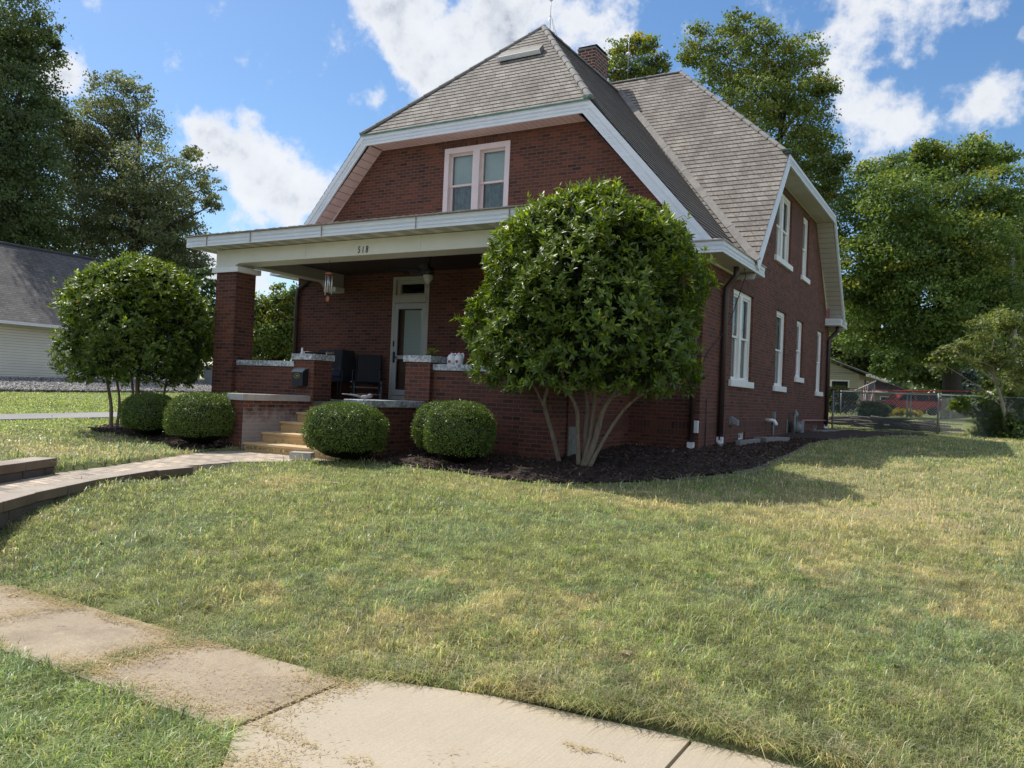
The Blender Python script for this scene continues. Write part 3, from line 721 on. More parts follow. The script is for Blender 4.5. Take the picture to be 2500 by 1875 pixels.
# gravel strip along the neighbour's wall
sheet('gravel_bed', [(-23.95,-20),(-18.7,-20),(-18.6,-5),(-18.7,6),(-18.6,12),(-18.8,17),(-23.95,17)], lambda x, y: float(gz(np.array([x]), np.array([y]))[0])+.08, M['gravel_base'], .1)
n = 15000; x = rng.uniform(-23.8, -18.6, n); y = rng.uniform(3, 16.8, n); z = gz(x, y)+.09
L = rng.uniform(.03, .075, n)[:, None]; p = np.stack([x, y, z], 1)
a = rng.normal(size=(n, 3)); a /= np.linalg.norm(a, axis=1)[:, None]; b = np.cross(a, rng.normal(size=(n, 3))); b /= np.linalg.norm(b, axis=1)[:, None]; c_ = np.cross(a, b)
V = np.stack([p+a*L, p+b*L*.8, p-a*L, p-b*L*.8, p+c_*L*.6, p-c_*L*.6], 1).reshape(-1, 3)
t = np.array([[0,1,4],[1,2,4],[2,3,4],[3,0,4],[1,0,5],[2,1,5],[3,2,5],[0,3,5]])
T = (np.arange(n)[:, None, None]*6+t[None]).reshape(-1, 3)
c = rng.choice([.14, .24, .34, .46], n)[:, None]*np.array([[1.05, 1, .93]])*rng.uniform(.8, 1.2, (n, 1))
o = np_mesh('gravel', V, tris=T, cols=np.repeat(c, 6, 0), mat=M['straw'])
tag(o, 'pale river gravel strip along the foot of the white sided house', 'gravel', kind='stuff')

# ------------------------------------------------------------------ retaining walls beside the walkway
def retaining(name, line, side, ztop, zbot, label, capw=.28):
    root = empty(name, (line[0][0], line[0][1], zbot), label, 'retaining wall')
    body = MB(); caps = []
    P = [Vector((x, y, 0)) for x, y in line]
    dist = [0]
    for a, b in zip(P, P[1:]): dist.append(dist[-1]+(b-a).length)
    def at(t):
        for i in range(len(P)-1):
            if t <= dist[i+1] or i == len(P)-2:
                u = (t-dist[i])/(dist[i+1]-dist[i]); return P[i].lerp(P[i+1], u), (P[i+1]-P[i]).normalized()
    row = 0; z = ztop-.1
    while z > zbot:
        t = .0 if row % 2 else -.21
        while t < dist[-1]:
            a = max(t, 0); e = min(t+.42, dist[-1])
            if e-a > .05:
                c, d = at((a+e)/2); nrm = Vector((d.y, -d.x, 0))*side
                body.obox(c+Vector((0, 0, z-.075))+nrm*(-.03*row*0+random.uniform(-.008, .008)), d, (0, 0, 1), (e-a)-.012, .24, .142)
            t += .42
        z -= .15; row += 1
    body.build('wall_block', M['block'], root, bevel=.012)
    t = 0
    while t < dist[-1]:
        e = min(t+.62, dist[-1]); c, d = at((t+e)/2)
        MB().obox(c+Vector((0, 0, ztop-.05)), d, (0, 0, 1), e-t-.012, capw, .1).build('coping_stone', M['blockcap'], root, bevel=.01)
        t = e
    return root
retaining('retaining_wall', [(1.30,-4.05),(1.46,-4.9),(1.86,-5.8),(2.43,-6.75),(3.15,-7.7)], 1, -.868, -1.45, 'dark block retaining wall with pale caps on the lawn side of the walkway')
retaining('retaining_wall', [(.93,-5.72),(1.38,-6.5),(2.02,-7.7)], 1, -.70, -1.0, 'short low stone wall end on the far side of the walkway')

# ------------------------------------------------------------------ the house
XL, XR, YF, YB, XC = -3.877, 6.132, 2.982, 16.6, 1.12
ZR1, S1 = 9.15, 1.146           # front ridge height, slope of front gable roof
ZR2, S2, YR = 9.586, 1.1106, 10.604
YK, XK, ZK = 2.556, 6.587, 5.95  # rake planes, clip height
ZE = 3.10
house = empty('brick_house', (1.1, 9.8, -.7), 'dark red brick house with clipped gables, grey shingle roof and deep front porch', 'house')
def HB(mb, name, mat, parent=house, **k): return mb.build(name, mat, parent, **k)

def wall_poly(mb, outline, holes, to3, depth, inward, matuv=None):
    """flat wall (2-D outline) with rectangular openings and their reveals"""
    loops = [[Vector((a, b, 0)) for a, b in outline]]
    for (a0, a1, b0, b1) in holes: loops.append([Vector((a0, b0, 0)), Vector((a0, b1, 0)), Vector((a1, b1, 0)), Vector((a1, b0, 0))])
    flat = [p for l in loops for p in l]
    for t in tessellate_polygon(loops):
        pts = [to3(flat[i].x, flat[i].y, 0) for i in t]
        n = (Vector(pts[1])-Vector(pts[0])).cross(Vector(pts[2])-Vector(pts[0]))
        if n.dot(Vector(inward)) > 0: pts = pts[::-1]
        mb.poly(pts)
    for (a0, a1, b0, b1) in holes:
        c = [(a0, b0), (a1, b0), (a1, b1), (a0, b1)]
        for i in range(4):
            p, q = c[i], c[(i+1) % 4]
            mb.poly([to3(*p, 0), to3(*q, 0), to3(*q, depth), to3(*p, depth)])
fx = lambda a, b, d: (a, YF+d, b)
rx = lambda a, b, d: (XR-d, a, b)
GW = (.30, 1.94, 3.86, 5.52)       # gable window opening
DOOR = (-.95, .05, .03, 2.79)
FW = (3.25, 4.12, .78, 2.6)        # porch window right of the door
W1 = (4.95, 6.58, .76, 2.62); W2 = (8.86, 9.97, .76, 2.62); W3 = (11.36, 12.25, 1.07, 2.62); W4 = (14.5, 15.42, .76, 2.62)
WA = (8.5, 10.2, 3.87, 5.54); WB = (11.72, 12.6, 3.87, 5.54)
BW = (5.72, 6.3, -.47, -.26)
zs = lambda x: ZR1-abs(x-XC)*S1-.365
zs2 = lambda y: ZR2-abs(y-YR)*S2-.36
mb = MB()
xt = XC+(ZR1-.365-5.74)/S1
wall_poly(mb, [(XL, -1.2), (XR, -1.2), (XR, zs(XR) if zs(XR) > 2.9 else 2.9), (XR, 2.95), (xt, 5.74), (2*XC-xt, 5.74), (XL, 2.95)][0:2]+[(XR, 2.95), (xt, 5.74), (2*XC-xt, 5.74), (XL, 2.95)],
          [GW, DOOR, FW], fx, .12, (0, 1, 0))
yt = (ZR2-.36-5.74)/S2
wall_poly(mb, [(YF, -1.2), (YB, -1.2), (YB, 2.95), (YR+yt+(5.74-2.95)/S2*.98, 2.95), (YR+yt, 5.74), (YR-yt, 5.74), (YR-yt-(5.74-2.95)/S2, 2.95), (YF, 2.95)],
          [W1, W2, W3, W4, WA, WB, BW], rx, .09, (-1, 0, 0))
# left and back walls (hidden from the street view)
mb.poly([(XL, YB, -1.2), (XL, YF, -1.2), (XL, YF, 2.95), (XL, YR-yt-2.5, 2.95), (XL, YR-yt, 5.74), (XL, YR+yt, 5.74), (XL, YR+yt+2.5, 2.95), (XL, YB, 2.95)])
mb.poly([(XR, YB, -1.2), (XL, YB, -1.2), (XL, YB, 3.0), (XR, YB, 3.0)])
HB(mb, 'wall', M['brick'])
# soldier courses (vertical bricks) over openings and round the foot of the wall, 3 mm proud
def sold_r(y0, y1, z0, z1): HB(MB().box(XR-.02, XR+.003, y0, y1, z0, z1), 'soldier_course', M['brick_v'])
def sold_f(x0, x1, z0, z1): HB(MB().box(x0, x1, YF-.003, YF+.02, z0, z1), 'soldier_course', M['brick_v'])
for w_ in (W1, W2, W3, W4): sold_r(w_[0]-.12, w_[1]+.12, w_[3]+.003, w_[3]+.225)
for w_ in (WA, WB): sold_r(w_[0]-.1, w_[1]+.1, w_[3]+.003, min(w_[3]+.19, 5.73))
sold_r(YF+.0, 16.6, -.31, -.09)
sold_f(4.85, XR, -.31, -.09); sold_f(GW[0]-.12, GW[1]+.12, GW[3]+.003, 5.73)

# ---------------------------------------------------------------- windows
def window(plane, o, name='window', frame='white', mull=False, sill=True, cas=.09, inset=.055, upper='shade', lower='curtain', split=.5, sillh=.13, sillp=.06, sille=.13):
    a0, a1, b0, b1 = o
    if plane == 'f': P = lambda a, b, d: (a, YF+d, b)
    else: P = lambda a, b, d: (XR-d, a, b)
    def bx(m, a, aa, b, bb, d0, d1):
        p, q = P(a, b, d0), P(aa, bb, d1)
        m.box(min(p[0], q[0]), max(p[0], q[0]), min(p[1], q[1]), max(p[1], q[1]), min(p[2], q[2]), max(p[2], q[2]))
    m = MB()
    i0, i1 = inset, .15
    bx(m, a0, a0+cas, b0, b1, i0, i1); bx(m, a1-cas, a1, b0, b1, i0, i1)
    bx(m, a0+cas, a1-cas, b1-cas, b1, i0, i1); bx(m, a0+cas, a1-cas, b0, b0+.04, i0, i1)
    mid = (a0+a1)/2
    if mull: bx(m, mid-.085, mid+.085, b0+.04, b1-cas, i0-.006, i1)
    f = HB(m, name, M[frame])
    bays = [(a0+cas, mid-.085), (mid+.085, a1-cas)] if mull else [(a0+cas, a1-cas)]
    for c0, c1 in bays:
        zb, zt = b0+.04, b1-cas; zm = zb+(zt-zb)*split
        for (u0, u1, dd, what) in ((zm-.02, zt, .085, upper), (zb, zm+.02, .115, lower)):
            s = MB(); t = .042
            bx(s, c0, c0+t, u0, u1, dd, dd+.03); bx(s, c1-t, c1, u0, u1, dd, dd+.03)
            bx(s, c0+t, c1-t, u0, u0+t, dd, dd+.03); bx(s, c0+t, c1-t, u1-t, u1, dd, dd+.03)
            s.build('sash', M[frame], f)
            g = MB(); g.poly([P(c0+t, u0+t, dd+.018), P(c1-t, u0+t, dd+.018), P(c1-t, u1-t, dd+.018), P(c0+t, u1-t, dd+.018)][::1 if plane == 'f' else 1])
            g.build('pane', M['glass'], f)
            c = MB(); k = 26
            for i in range(k):        # gathered cloth / flat blind behind the pane
                p, q = c0+(c1-c0)*i/k, c0+(c1-c0)*(i+1)/k
                wv = (lambda a: .17+(.016*math.sin(a*57)+.01*math.sin(a*23) if what == 'curtain' else 0))
                c.poly([P(p, u0-.01, wv(p)), P(q, u0-.01, wv(q)), P(q, u1+.01, wv(q)), P(p, u1+.01, wv(p))])
            c.build('curtain' if what == 'curtain' else 'blind', M[what], f)
    if sill:
        s = MB(); bx(s, a0-sille, a1+sille*.6, b0-sillh, b0+.003, -sillp, .1); s.build('sill', M[frame], f, bevel=.006)
    return f
window('f', GW, frame='bounce_white', mull=True, cas=.115, split=.545, inset=-.012)
window('f', FW, frame='white', upper='curtain')
window('r', W1, mull=True, upper='curtain'); window('r', W2, upper='curtain'); window('r', W3, upper='curtain'); window('r', W4, upper='curtain')
window('r', WA, mull=True, upper='curtain'); window('r', WB, upper='curtain')
# small basement light beside the mulch
m = MB(); m.box(XR-.12, XR-.05, BW[0], BW[1], BW[2], BW[2]+.03); m.box(XR-.12, XR-.05, BW[0], BW[1], BW[3]-.05, BW[3]); m.box(XR-.12, XR-.05, BW[0], BW[0]+.05, BW[2]+.03, BW[3]-.05); m.box(XR-.12, XR-.05, BW[1]-.05, BW[1], BW[2]+.03, BW[3]-.05); m.box(XR-.1, XR-.07, BW[0]+.05, BW[1]-.05, BW[2]+.1, BW[2]+.12)
bwf = HB(m, 'basement_window', M['white'])
MB().box(XR-.11, XR-.1, BW[0]+.05, BW[1]-.05, BW[2]+.03, BW[3]-.05).build('pane', M['greymetal'], bwf)

# ---------------------------------------------------------------- front door
x0, x1, z0, z1 = DOOR
m = MB(); ca = .075
m.box(x0, x0+ca, YF-.02, YF+.14, z0, z1); m.box(x1-ca, x1, YF-.02, YF+.14, z0, z1); m.box(x0+ca, x1-ca, YF-.02, YF+.14, z1-.08, z1)
m.box(x0+ca, x1-ca, YF-.035, YF+.14, 2.21, 2.38); m.box(x0+ca, x1-ca, YF, YF+.14, z0, z0+.12)
# transom frame
m.box(x0+ca, x0+ca+.1, YF+.04, YF+.14, 2.38, z1-.08); m.box(x1-ca-.1, x1-ca, YF+.04, YF+.14, 2.38, z1-.08); m.box(x0+ca+.1, x1-ca-.1, YF+.04, YF+.14, 2.38, 2.42); m.box(x0+ca+.1, x1-ca-.1, YF+.04, YF+.14, 2.63, z1-.08)
fr = HB(m, 'door_frame', M['taupe'])
MB().box(x0+.17, x1-.17, YF+.09, YF+.1, 2.42, 2.63).build('transom_pane', M['glass_dark'], fr)
MB().box(x0+.17, x1-.17, YF+.13, YF+.14, 2.42, 2.63).build('transom_backing', M['dark'], fr)
a, b_, zb, zt = x0+ca, x1-ca, .16, 2.2; st = .095; zm = 1.0
m = MB()
m.box(a, a+st, YF-.015, YF+.025, zb, zt); m.box(b_-st, b_, YF-.015, YF+.025, zb, zt); m.box(a+st, b_-st, YF-.015, YF+.025, zt-.13, zt)
m.box(a+st, b_-st, YF-.015, YF+.025, zb, zb+.12); m.box(a+st, b_-st, YF-.015, YF+.025, zm-.04, zm+.04)
sdoor = HB(m, 'storm_door', M['door'])
MB().poly([(a+st, YF+.005, zb+.12), (b_-st, YF+.005, zb+.12), (b_-st, YF+.005, zm-.04), (a+st, YF+.005, zm-.04)]).poly([(a+st, YF+.005, zm+.04), (b_-st, YF+.005, zm+.04), (b_-st, YF+.005, zt-.13), (a+st, YF+.005, zt-.13)]).build('pane', M['glass'], sdoor)
m = MB(); m.box(a+.02, a+.055, YF-.05, YF-.015, .88, 1.12); m.tube([(a+.037, YF-.07, 1.0), (a+.16, YF-.075, 1.0)], .011); m.tube([(a+.037, YF-.02, 1.0), (a+.037, YF-.075, 1.0)], .012)
m.build('handle', M['black'], sdoor)
MB().box(a+.0, a+.02, YF-.04, YF-.016, 1.24, 1.36).build('latch', M['black'], sdoor)
MB().box(a+.23, b_-.075, YF+.06, YF+.065, 1.02, 2.05).build('blind', M['blind'], house)
MB().box(a, b_, YF+.1, YF+.13, zb, 2.2).build('inner_door', simple('dark_stained_door', (.10, .06, .04), .35), house)
MB().box(x0-.12, x1+.12, YF-.16, YF-.001, .003, .055).build('threshold', M['concrete'], house)

# ---------------------------------------------------------------- roofs
def slope(mb, pts, udir, thick=.05, courses=.175):
    """planar roof polygon; UV u along the eave direction, v up the slope"""
    P = [Vector(p) for p in pts]; n = Vector((0, 0, 0))
    for p, q in zip(P, P[1:]+P[:1]): n += p.cross(q)
    n.normalize()
    if n.z < 0: P = P[::-1]; n = -n
    u = Vector(udir).normalized(); v = n.cross(u).normalized()
    if v.z < 0: v = -v
    if not courses: mb.poly(P, uv=[(p.dot(u), p.dot(v)) for p in P])
    if courses:       # real shingle courses: every band is lifted at its butt edge
        vs = [p.dot(v) for p in P]; v0 = math.floor(min(vs)/courses)*courses
        def cl(poly, lim, keep_up):
            out = []
            for i, p in enumerate(poly):
                q = poly[(i+1) % len(poly)]; a, b = p.dot(v)-lim, q.dot(v)-lim
                ia, ib = (a >= 0, b >= 0) if keep_up else (a <= 0, b <= 0)
                if ia: out.append(p)
                if ia != ib: out.append(p+(q-p)*(a/(a-b)))
            return out
        while v0 < max(vs):
            bp_ = cl(cl(P, v0, True), v0+courses, False)
            if len(bp_) >= 3:
                L_ = [p+n*(.004+.010*(1-(p.dot(v)-v0)/courses)) for p in bp_]
                mb.poly(L_, uv=[(p.dot(u), p.dot(v)) for p in bp_])
                for i in range(len(bp_)):
                    j = (i+1) % len(bp_)
                    if abs(bp_[i].dot(v)-v0) < 1e-4 and abs(bp_[j].dot(v)-v0) < 1e-4: mb.poly([bp_[i], bp_[j], L_[j], L_[i]], uv=[(p.dot(u), v0+courses*.95) for p in (bp_[i], bp_[j], bp_[j], bp_[i])])
            v0 += courses
    Q = [p-n*thick for p in P]; mb.poly(Q[::-1], uv=[(0, 0)]*len(Q))
    for i in range(len(P)):
        j = (i+1) % len(P); mb.poly([P[j], P[i], Q[i], Q[j]], uv=[(0, .1)]*4)
XFO = XC+(ZR1-ZE)/S1                 # foot of the front gable slope
xclip = XC+(ZR1-ZK)/S1
AP = (XC, 5.65, ZR1)                 # apex of the front hip
yv = lambda z: YR-(ZR2-z)/S2
mb = MB()
slope(mb, [(2*XC-xclip-.03, YK-.05, ZK-.03), (xclip+.03, YK-.05, ZK-.03), AP], (1, 0, 0))
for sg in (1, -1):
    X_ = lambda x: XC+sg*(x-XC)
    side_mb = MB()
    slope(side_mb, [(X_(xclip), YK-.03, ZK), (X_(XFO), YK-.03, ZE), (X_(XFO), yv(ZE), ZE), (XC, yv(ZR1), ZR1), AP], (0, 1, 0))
    HB(side_mb, 'roof_slope', M['shingle_shade_moss'] if sg > 0 else M['shingle'], label='mossy roof slope with grazing-sun shade in its colour' if sg > 0 else None)
yc = YR-(ZR2-ZK)/S2; ycb = 2*YR-yc
XRD = 2.864
for sg in (1, -1):
    X_ = lambda x: XC+sg*(x-XC)
    # front slope of the cross roof
    slope(mb, [(XC, YR, ZR2), (X_(XRD), YR, ZR2), (X_(XK+.03), yc, ZK), (X_(XK+.03), yv(3.05), 3.05), (X_(XFO+.02), yv(3.05), 3.05), (XC, yv(ZR1-.02), ZR1-.02)], (1, 0, 0))
    slope(mb, [(XC, YR, ZR2), (X_(XRD), YR, ZR2), (X_(XK+.03), ycb, ZK), (X_(XK+.03), 2*YR-yv(3.05), 3.05), (XC, 2*YR-yv(3.05), 3.05)], (1, 0, 0))
    slope(mb, [(X_(XRD), YR, ZR2), (X_(XK+.05), yc-.02, ZK-.03), (X_(XK+.05), ycb+.02, ZK-.03)], (0, 1, 0))
roof = HB(mb, 'roof', M['shingle'])
# ridge and hip caps: overlapping half round tiles
def caps(p, q, r=.066, step=.42, name='ridge_cap'):
    p, q = Vector(p), Vector(q); L = (q-p).length; d = (q-p)/L; nn = int(L/step)
    side = d.cross(Vector((0, 0, 1))).normalized(); up = side.cross(d).normalized()
    m = MB()
    for i in range(nn):
        a = p+d*(L*i/nn); b = p+d*(L*(i+1.08)/nn)
        r0_, r1_ = r*1.22, r*.95
        K = 9; A = []; B = []
        for k in range(K):
            an = math.pi*(-.12+1.24*k/(K-1)); cs, sn = math.cos(an), math.sin(an)
            A.append(a+(side*cs+up*(sn*.75-.12))*r0_); B.append(b+(side*cs+up*(sn*.75-.12))*r1_)
        for k in range(K-1): m.poly([A[k], A[k+1], B[k+1], B[k]], smooth=True)
        m.poly(A[::-1])
    return m
for pq in (((xclip+.03, YK-.05, ZK), AP), ((2*XC-xclip-.03, YK-.05, ZK), AP), ((XK+.0, yc, ZK), (XRD, YR, ZR2)), ((XK+.0, ycb, ZK), (XRD, YR, ZR2))):
    caps(*pq).build('hip_cap', M['ridge'], roof)
for pq in (((XC, YR+.0, ZR1), AP), ((XRD, YR, ZR2), (2*XC-XRD, YR, ZR2))):
    caps(*pq, r=.06).build('ridge_cap', M['ridge'], roof)
# valley flashing
m = MB(); a = Vector((XFO+.25, yv(ZE)-.12, ZE-.02)); b2 = Vector((XC+.05, yv(ZR1)-.02, ZR1+.02)); d = (b2-a).normalized(); s_ = Vector((.62, -.62, .0)).normalized()
up = Vector((-.35, -.35, .7)).normalized(); s_ = d.cross(up).normalized()
for t0, t1 in [(k_/7, (k_+.985)/7) for k_ in range(7)]:
    p, q = a.lerp(b2, t0), a.lerp(b2, t1)
    m.obox((p+q)/2+up*.012, q-p, up, (q-p).length, .15, .025)
m.build('valley_cap', M['ridge'], roof)
# long vent box on the front hip
kh = (ZR1-ZK)/(5.65-YK); P0 = Vector((.70, 4.50, ZK+(4.50-YK)*kh)); up = Vector((0, -kh, 1)).normalized(); dn = Vector((0, -1, -kh)).normalized()
m = MB(); m.obox(Vector((1.24, P0.y, P0.z))+up*.085+dn*.02, (1, 0, 0), up, 1.08, .24, .11)
vt = m.build('roof_vent', simple('vent_body', (.16, .15, .13), .7), roof)
MB().obox(Vector((1.24, P0.y, P0.z))+up*.1+dn*.145, (1, 0, 0), up, 1.1, .015, .1).build('vent_flashing', M['fascia'], vt)
# green copper ends
for c_, d_, L_, W_, H_ in (((XK-.03, yc-.03, ZK+.05), (1, 0, 0), .2, .18, .03), ((xclip-.02, YK-.04, ZK+.02), (1, 0, 0), .16, .1, .06), ((XFO+.1, yv(ZE)+.25, ZE+.03), (0, 1, 0), .4, .2, .03)):
    MB().obox(c_, d_, (0, 0, 1), L_, W_, H_).build('copper_flashing', M['copper'], roof)
m = MB(); m.box(2*XC-xclip, xclip, YK-.075, YK-.06, ZK-.045, ZK-.015); m.build('drip_edge', M['copper'], roof)

# ---------------------------------------------------------------- trim of the gables (ribbed white fascia, soffits)
FH = .235
def ribbed(m, p, q, nrm, down, h=FH, t=.03):
    """fascia from p to q (top edge), height h along 'down', three stepped bands facing nrm"""
    p, q, nrm, down = Vector(p), Vector(q), Vector(nrm), Vector(down)
    bands = [(0, .36, .012), (.38, .66, .004), (.68, 1, .012)]
    m.prism([p, q, q+down*h, p+down*h], -nrm*t)
    for b0, b1, e in bands:
        a, b, c, d = p+down*h*b0, q+down*h*b0, q+down*h*b1, p+down*h*b1
        m.prism([a+nrm*e, b+nrm*e, c+nrm*e, d+nrm*e], -nrm*(e+.002))
        if b0 > 0:      # small chamfer on the upper edge of each rib, catches the sun
            m.poly([a-down*.006+nrm*.001, b-down*.006+nrm*.001, b+down*.016+nrm*(e+.008), a+down*.016+nrm*(e+.008)])
def fascia_piece(*a):
    m = MB(); ribbed(m, *a); return HB(m, 'gable_fascia', M['fascia'])
fascia_piece((2*XC-xclip, YK-.03, ZK-.03), (xclip, YK-.03, ZK-.03), (0, -1, 0), (0, 0, -1))
for sg in (1, -1):
    dn = Vector((-sg*S1, 0, -1)).normalized()
    a = Vector((XC+sg*(xclip-XC), YK-.028, ZK-.03)); b = Vector((XC+sg*(XFO-XC), YK-.028, ZE))
    fascia_piece(a, b, (0, -1, 0), dn, FH+.02)
fascia_piece((XK+.03, yc, ZK-.03), (XK+.03, ycb, ZK-.03), (1, 0, 0), (0, 0, -1))
for sg in (1, -1):
    a = Vector((XK+.028, YR+sg*(YR-yc), ZK-.03)); b = Vector((XK+.028, YR+sg*(YR-yv(3.08)), 3.08)); dn = Vector((0, -sg*S2, -1)).normalized()
    fascia_piece(a, b, (1, 0, 0), dn, FH)
m = MB()
zso = ZK-.03-FH+.01
m.poly([(2*XC-xclip+.25, YK, zso), (2*XC-xclip+.25, YF, zso), (xclip-.25, YF, zso), (xclip-.25, YK, zso)])
HB(m, 'front_soffit', M['soffit_bounce'])
for sg in (1, -1):
    m = MB(); dv = .335
    a = (XC+sg*(xclip-.22-XC), zso); b = (XC+sg*(XFO-.215-XC), 3.012)
    p = [(a[0], YK, a[1]), (a[0], YF, a[1]), (b[0], YF, b[1]), (b[0], YK, b[1])]
    m.poly(p, uv=[(0, 0), (.42, 0), (.42, 4), (0, 4)])
    HB(m, 'rake_soffit', M['soffit_rake'])
m = MB()
m.box(2*XC-xt-.02, xt+.02, YF-.03, YF-.003, 5.70, zso-.002)
for sg in (1, -1):
    dn = Vector((-sg*S1, 0, -1)).normalized(); a = Vector((XC+sg*(xt-XC), YF-.004, 5.74)); b = Vector((XC+sg*(xt-XC+2.45), YF-.004, 5.74-2.45*S1))
    m.prism([a, b, b+dn*.05, a+dn*.05], (0, -.03, 0))
HB(m, 'frieze_moulding', M['bounce_white'])
m = MB()
m.poly([(XR, yc+.25, zso), (XK, yc+.25, zso), (XK, ycb-.25, zso), (XR, ycb-.25, zso)])
HB(m, 'side_soffit', M['soffit_side'])
for sg in (1, -1):
    m = MB(); a = (YR+sg*(YR-yc-.25), zso); b = (YR+sg*(YR-yv(3.05)), 3.05-.32)
    p = [(XR, a[0], a[1]), (XK, a[0], a[1]), (XK, b[0], b[1]), (XR, b[0], b[1])]
    m.poly(p, uv=[(0, 0), (.45, 0), (.45, 3.7), (0, 3.7)])
    HB(m, 'side_soffit', M['soffit_side'])
m = MB()
m.box(XR+.003, XR+.03, YR-yt, YR+yt, 5.69, zso-.003)
for sg in (1, -1):
    dn = Vector((0, -sg*S2, -1)).normalized(); a = Vector((XR+.004, YR+sg*yt, 5.73)); b = Vector((XR+.004, YR+sg*(yt+2.4), 5.73-2.4*S2))
    m.prism([a, b, b+dn*.05, a+dn*.05], (.026, 0, 0))
HB(m, 'side_moulding', M['cream'])

# ---------------------------------------------------------------- eave returns (boxed cornice) and porch roof
def cornice(x0, x1, y0, y1, z0, z1, ends='fr', mat='fascia'):
    m = MB()
    m.box(x0+.02, x1-.02, y0+.02, y1-.02, z0+.012, z1)
    if 'f' in ends: ribbed(m, (x0, y0+.02, z1), (x1, y0+.02, z1), (0, -1, 0), (0, 0, -1), z1-z0, .02)
    if 'r' in ends: ribbed(m, (x1-.02, y0+.02, z1), (x1-.02, y1-.02, z1), (1, 0, 0), (0, 0, -1), z1-z0, .02)
    if 'l' in ends: ribbed(m, (x0+.02, y1-.02, z1), (x0+.02, y0+.02, z1), (-1, 0, 0), (0, 0, -1), z1-z0, .02)
    return m
XE = 6.594
ret = HB(cornice(5.1, XE, 2.485, 5.588, 2.884, 3.095), 'eave_return', M['fascia'])
m = MB(); m.poly([(5.12, 2.52, 2.893), (5.12, 5.57, 2.893), (XE-.02, 5.57, 2.893), (XE-.02, 2.52, 2.893)], uv=[(0, 0), (0, 3), (1.4, 3), (1.4, 0)]); m.build('soffit', M['soffit_side'], ret)
MB().box(XR+.001, XR+.03, YF-.03, 5.5, 2.84, 2.882).box(4.9, XR+.03, YF-.03, YF-.001, 2.84, 2.882).build('moulding', M['cream'], ret)
m = MB(); m.poly([(5.1, 2.46, 3.1), (XE+.02, 2.46, 3.1), (XE+.02, 5.6, 3.1), (XR-.2, 5.6, 3.35), (XR-.2, YF, 3.25), (5.1, YF, 3.25)]); m.box(5.1, XE+.02, 2.46, 2.485, 3.085, 3.103); m.box(XE, XE+.02, 2.486, 5.6, 3.085, 3.103); m.build('flashing', simple('weathered_flashing', (.42, .36, .33), .6), ret)
r2 = HB(cornice(5.4, XE, 15.727, 17.15, 2.884, 3.095), 'eave_return', M['fascia'])
m = MB(); m.poly([(5.42, 15.75, 2.893), (5.42, 17.13, 2.893), (XE-.02, 17.13, 2.893), (XE-.02, 15.75, 2.893)]); m.build('soffit', M['soffit_side'], r2)
MB().box(5.9, XR+.12, 15.8, 15.82, 3.1, 3.42).build('end_board', M['redpaint'], r2)
HB(cornice(-4.34, -3.4, 2.485, 5.588, 2.884, 3.095, 'fl'), 'eave_return', M['fascia'])
MB().box(5.0, 5.98, YF-.012, YF-.002, 3.12, 3.42).build('end_board', M['redpaint'], ret)
# porch roof
m = cornice(-3.46, 5.16, -.555, YF, 2.959, 3.16, 'flr')
proof = HB(m, 'porch_roof', M['fascia'])
m = MB(); m.box(-3.48, 5.18, -.585, YF, 3.162, 3.186)
for i in range(170):           # ragged shingle edge
    x = -3.46+i*8.6/170; m.box(x, x+.048, -.6-random.uniform(0, .012), -.586, 3.165, 3.165+random.uniform(.012, .026))
m.build('roofing', simple('porch_roofing', (.34, .29, .26), .85, var=.4, scale=14), proof)
m = MB(); m.poly([(-3.44, -.53, 2.968), (-3.44, -.112, 2.968), (5.14, -.112, 2.968), (5.14, -.53, 2.968)]); m.poly([(-3.44, -.11, 2.968), (-3.44, 2.95, 2.968), (-3.08, 2.95, 2.968), (-3.08, -.11, 2.968)])
m.build('soffit', M['soffit_cream'], proof)
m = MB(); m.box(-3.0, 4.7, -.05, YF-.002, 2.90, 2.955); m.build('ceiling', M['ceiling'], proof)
# joint lines in the fascia
m = MB()
for x in (-2.85, -1.62, .2, 2.3, 4.1): m.box(x, x+.008, -.57, -.55, 2.965, 3.15)
m.build('fascia_joint', simple('rusty_joint', (.36, .30, .27), .6), proof)

# beams with curved ends, capitals
def beam(a, b, axis, face0, face1, zb, zt, rc=.16):
    """beam along axis from a to b with quarter round haunches down to zb-.07 at its ends"""
    pts = [(a, zt), (a, 2.604)]
    for sgn, e in ((1, a), (-1, b)):
        arc = []
        for k in range(9):
            t = math.pi/2*k/8
            arc.append((e+sgn*(.56+rc*(1-math.cos(t))), 2.604+(zb-2.604)*math.sin(t)))
        if sgn == 1: pts += arc
        else: pts += arc[::-1]
    pts += [(b, 2.604), (b, zt)]
    m = MB()
    if axis == 'x': m.prism([(p, face0, z) for p, z in pts], (0, face1-face0, 0))
    else: m.prism([(face0, p, z) for p, z in pts], (face1-face0, 0, 0))
    return m
m = beam(-3.075, 4.79, 'x', -.112, .36, 2.671, 2.957); bmf = HB(m, 'porch_beam', M['cream'])
for x in (2.09, -.6): MB().box(x, x+.004, -.114, -.11, 2.68, 2.95).build('beam_seam', M['taupe'], bmf)
MB().box(-2.4, 4.1, -.122, -.113, 2.674, 2.694).build('edge_bead', M['cream'], bmf)
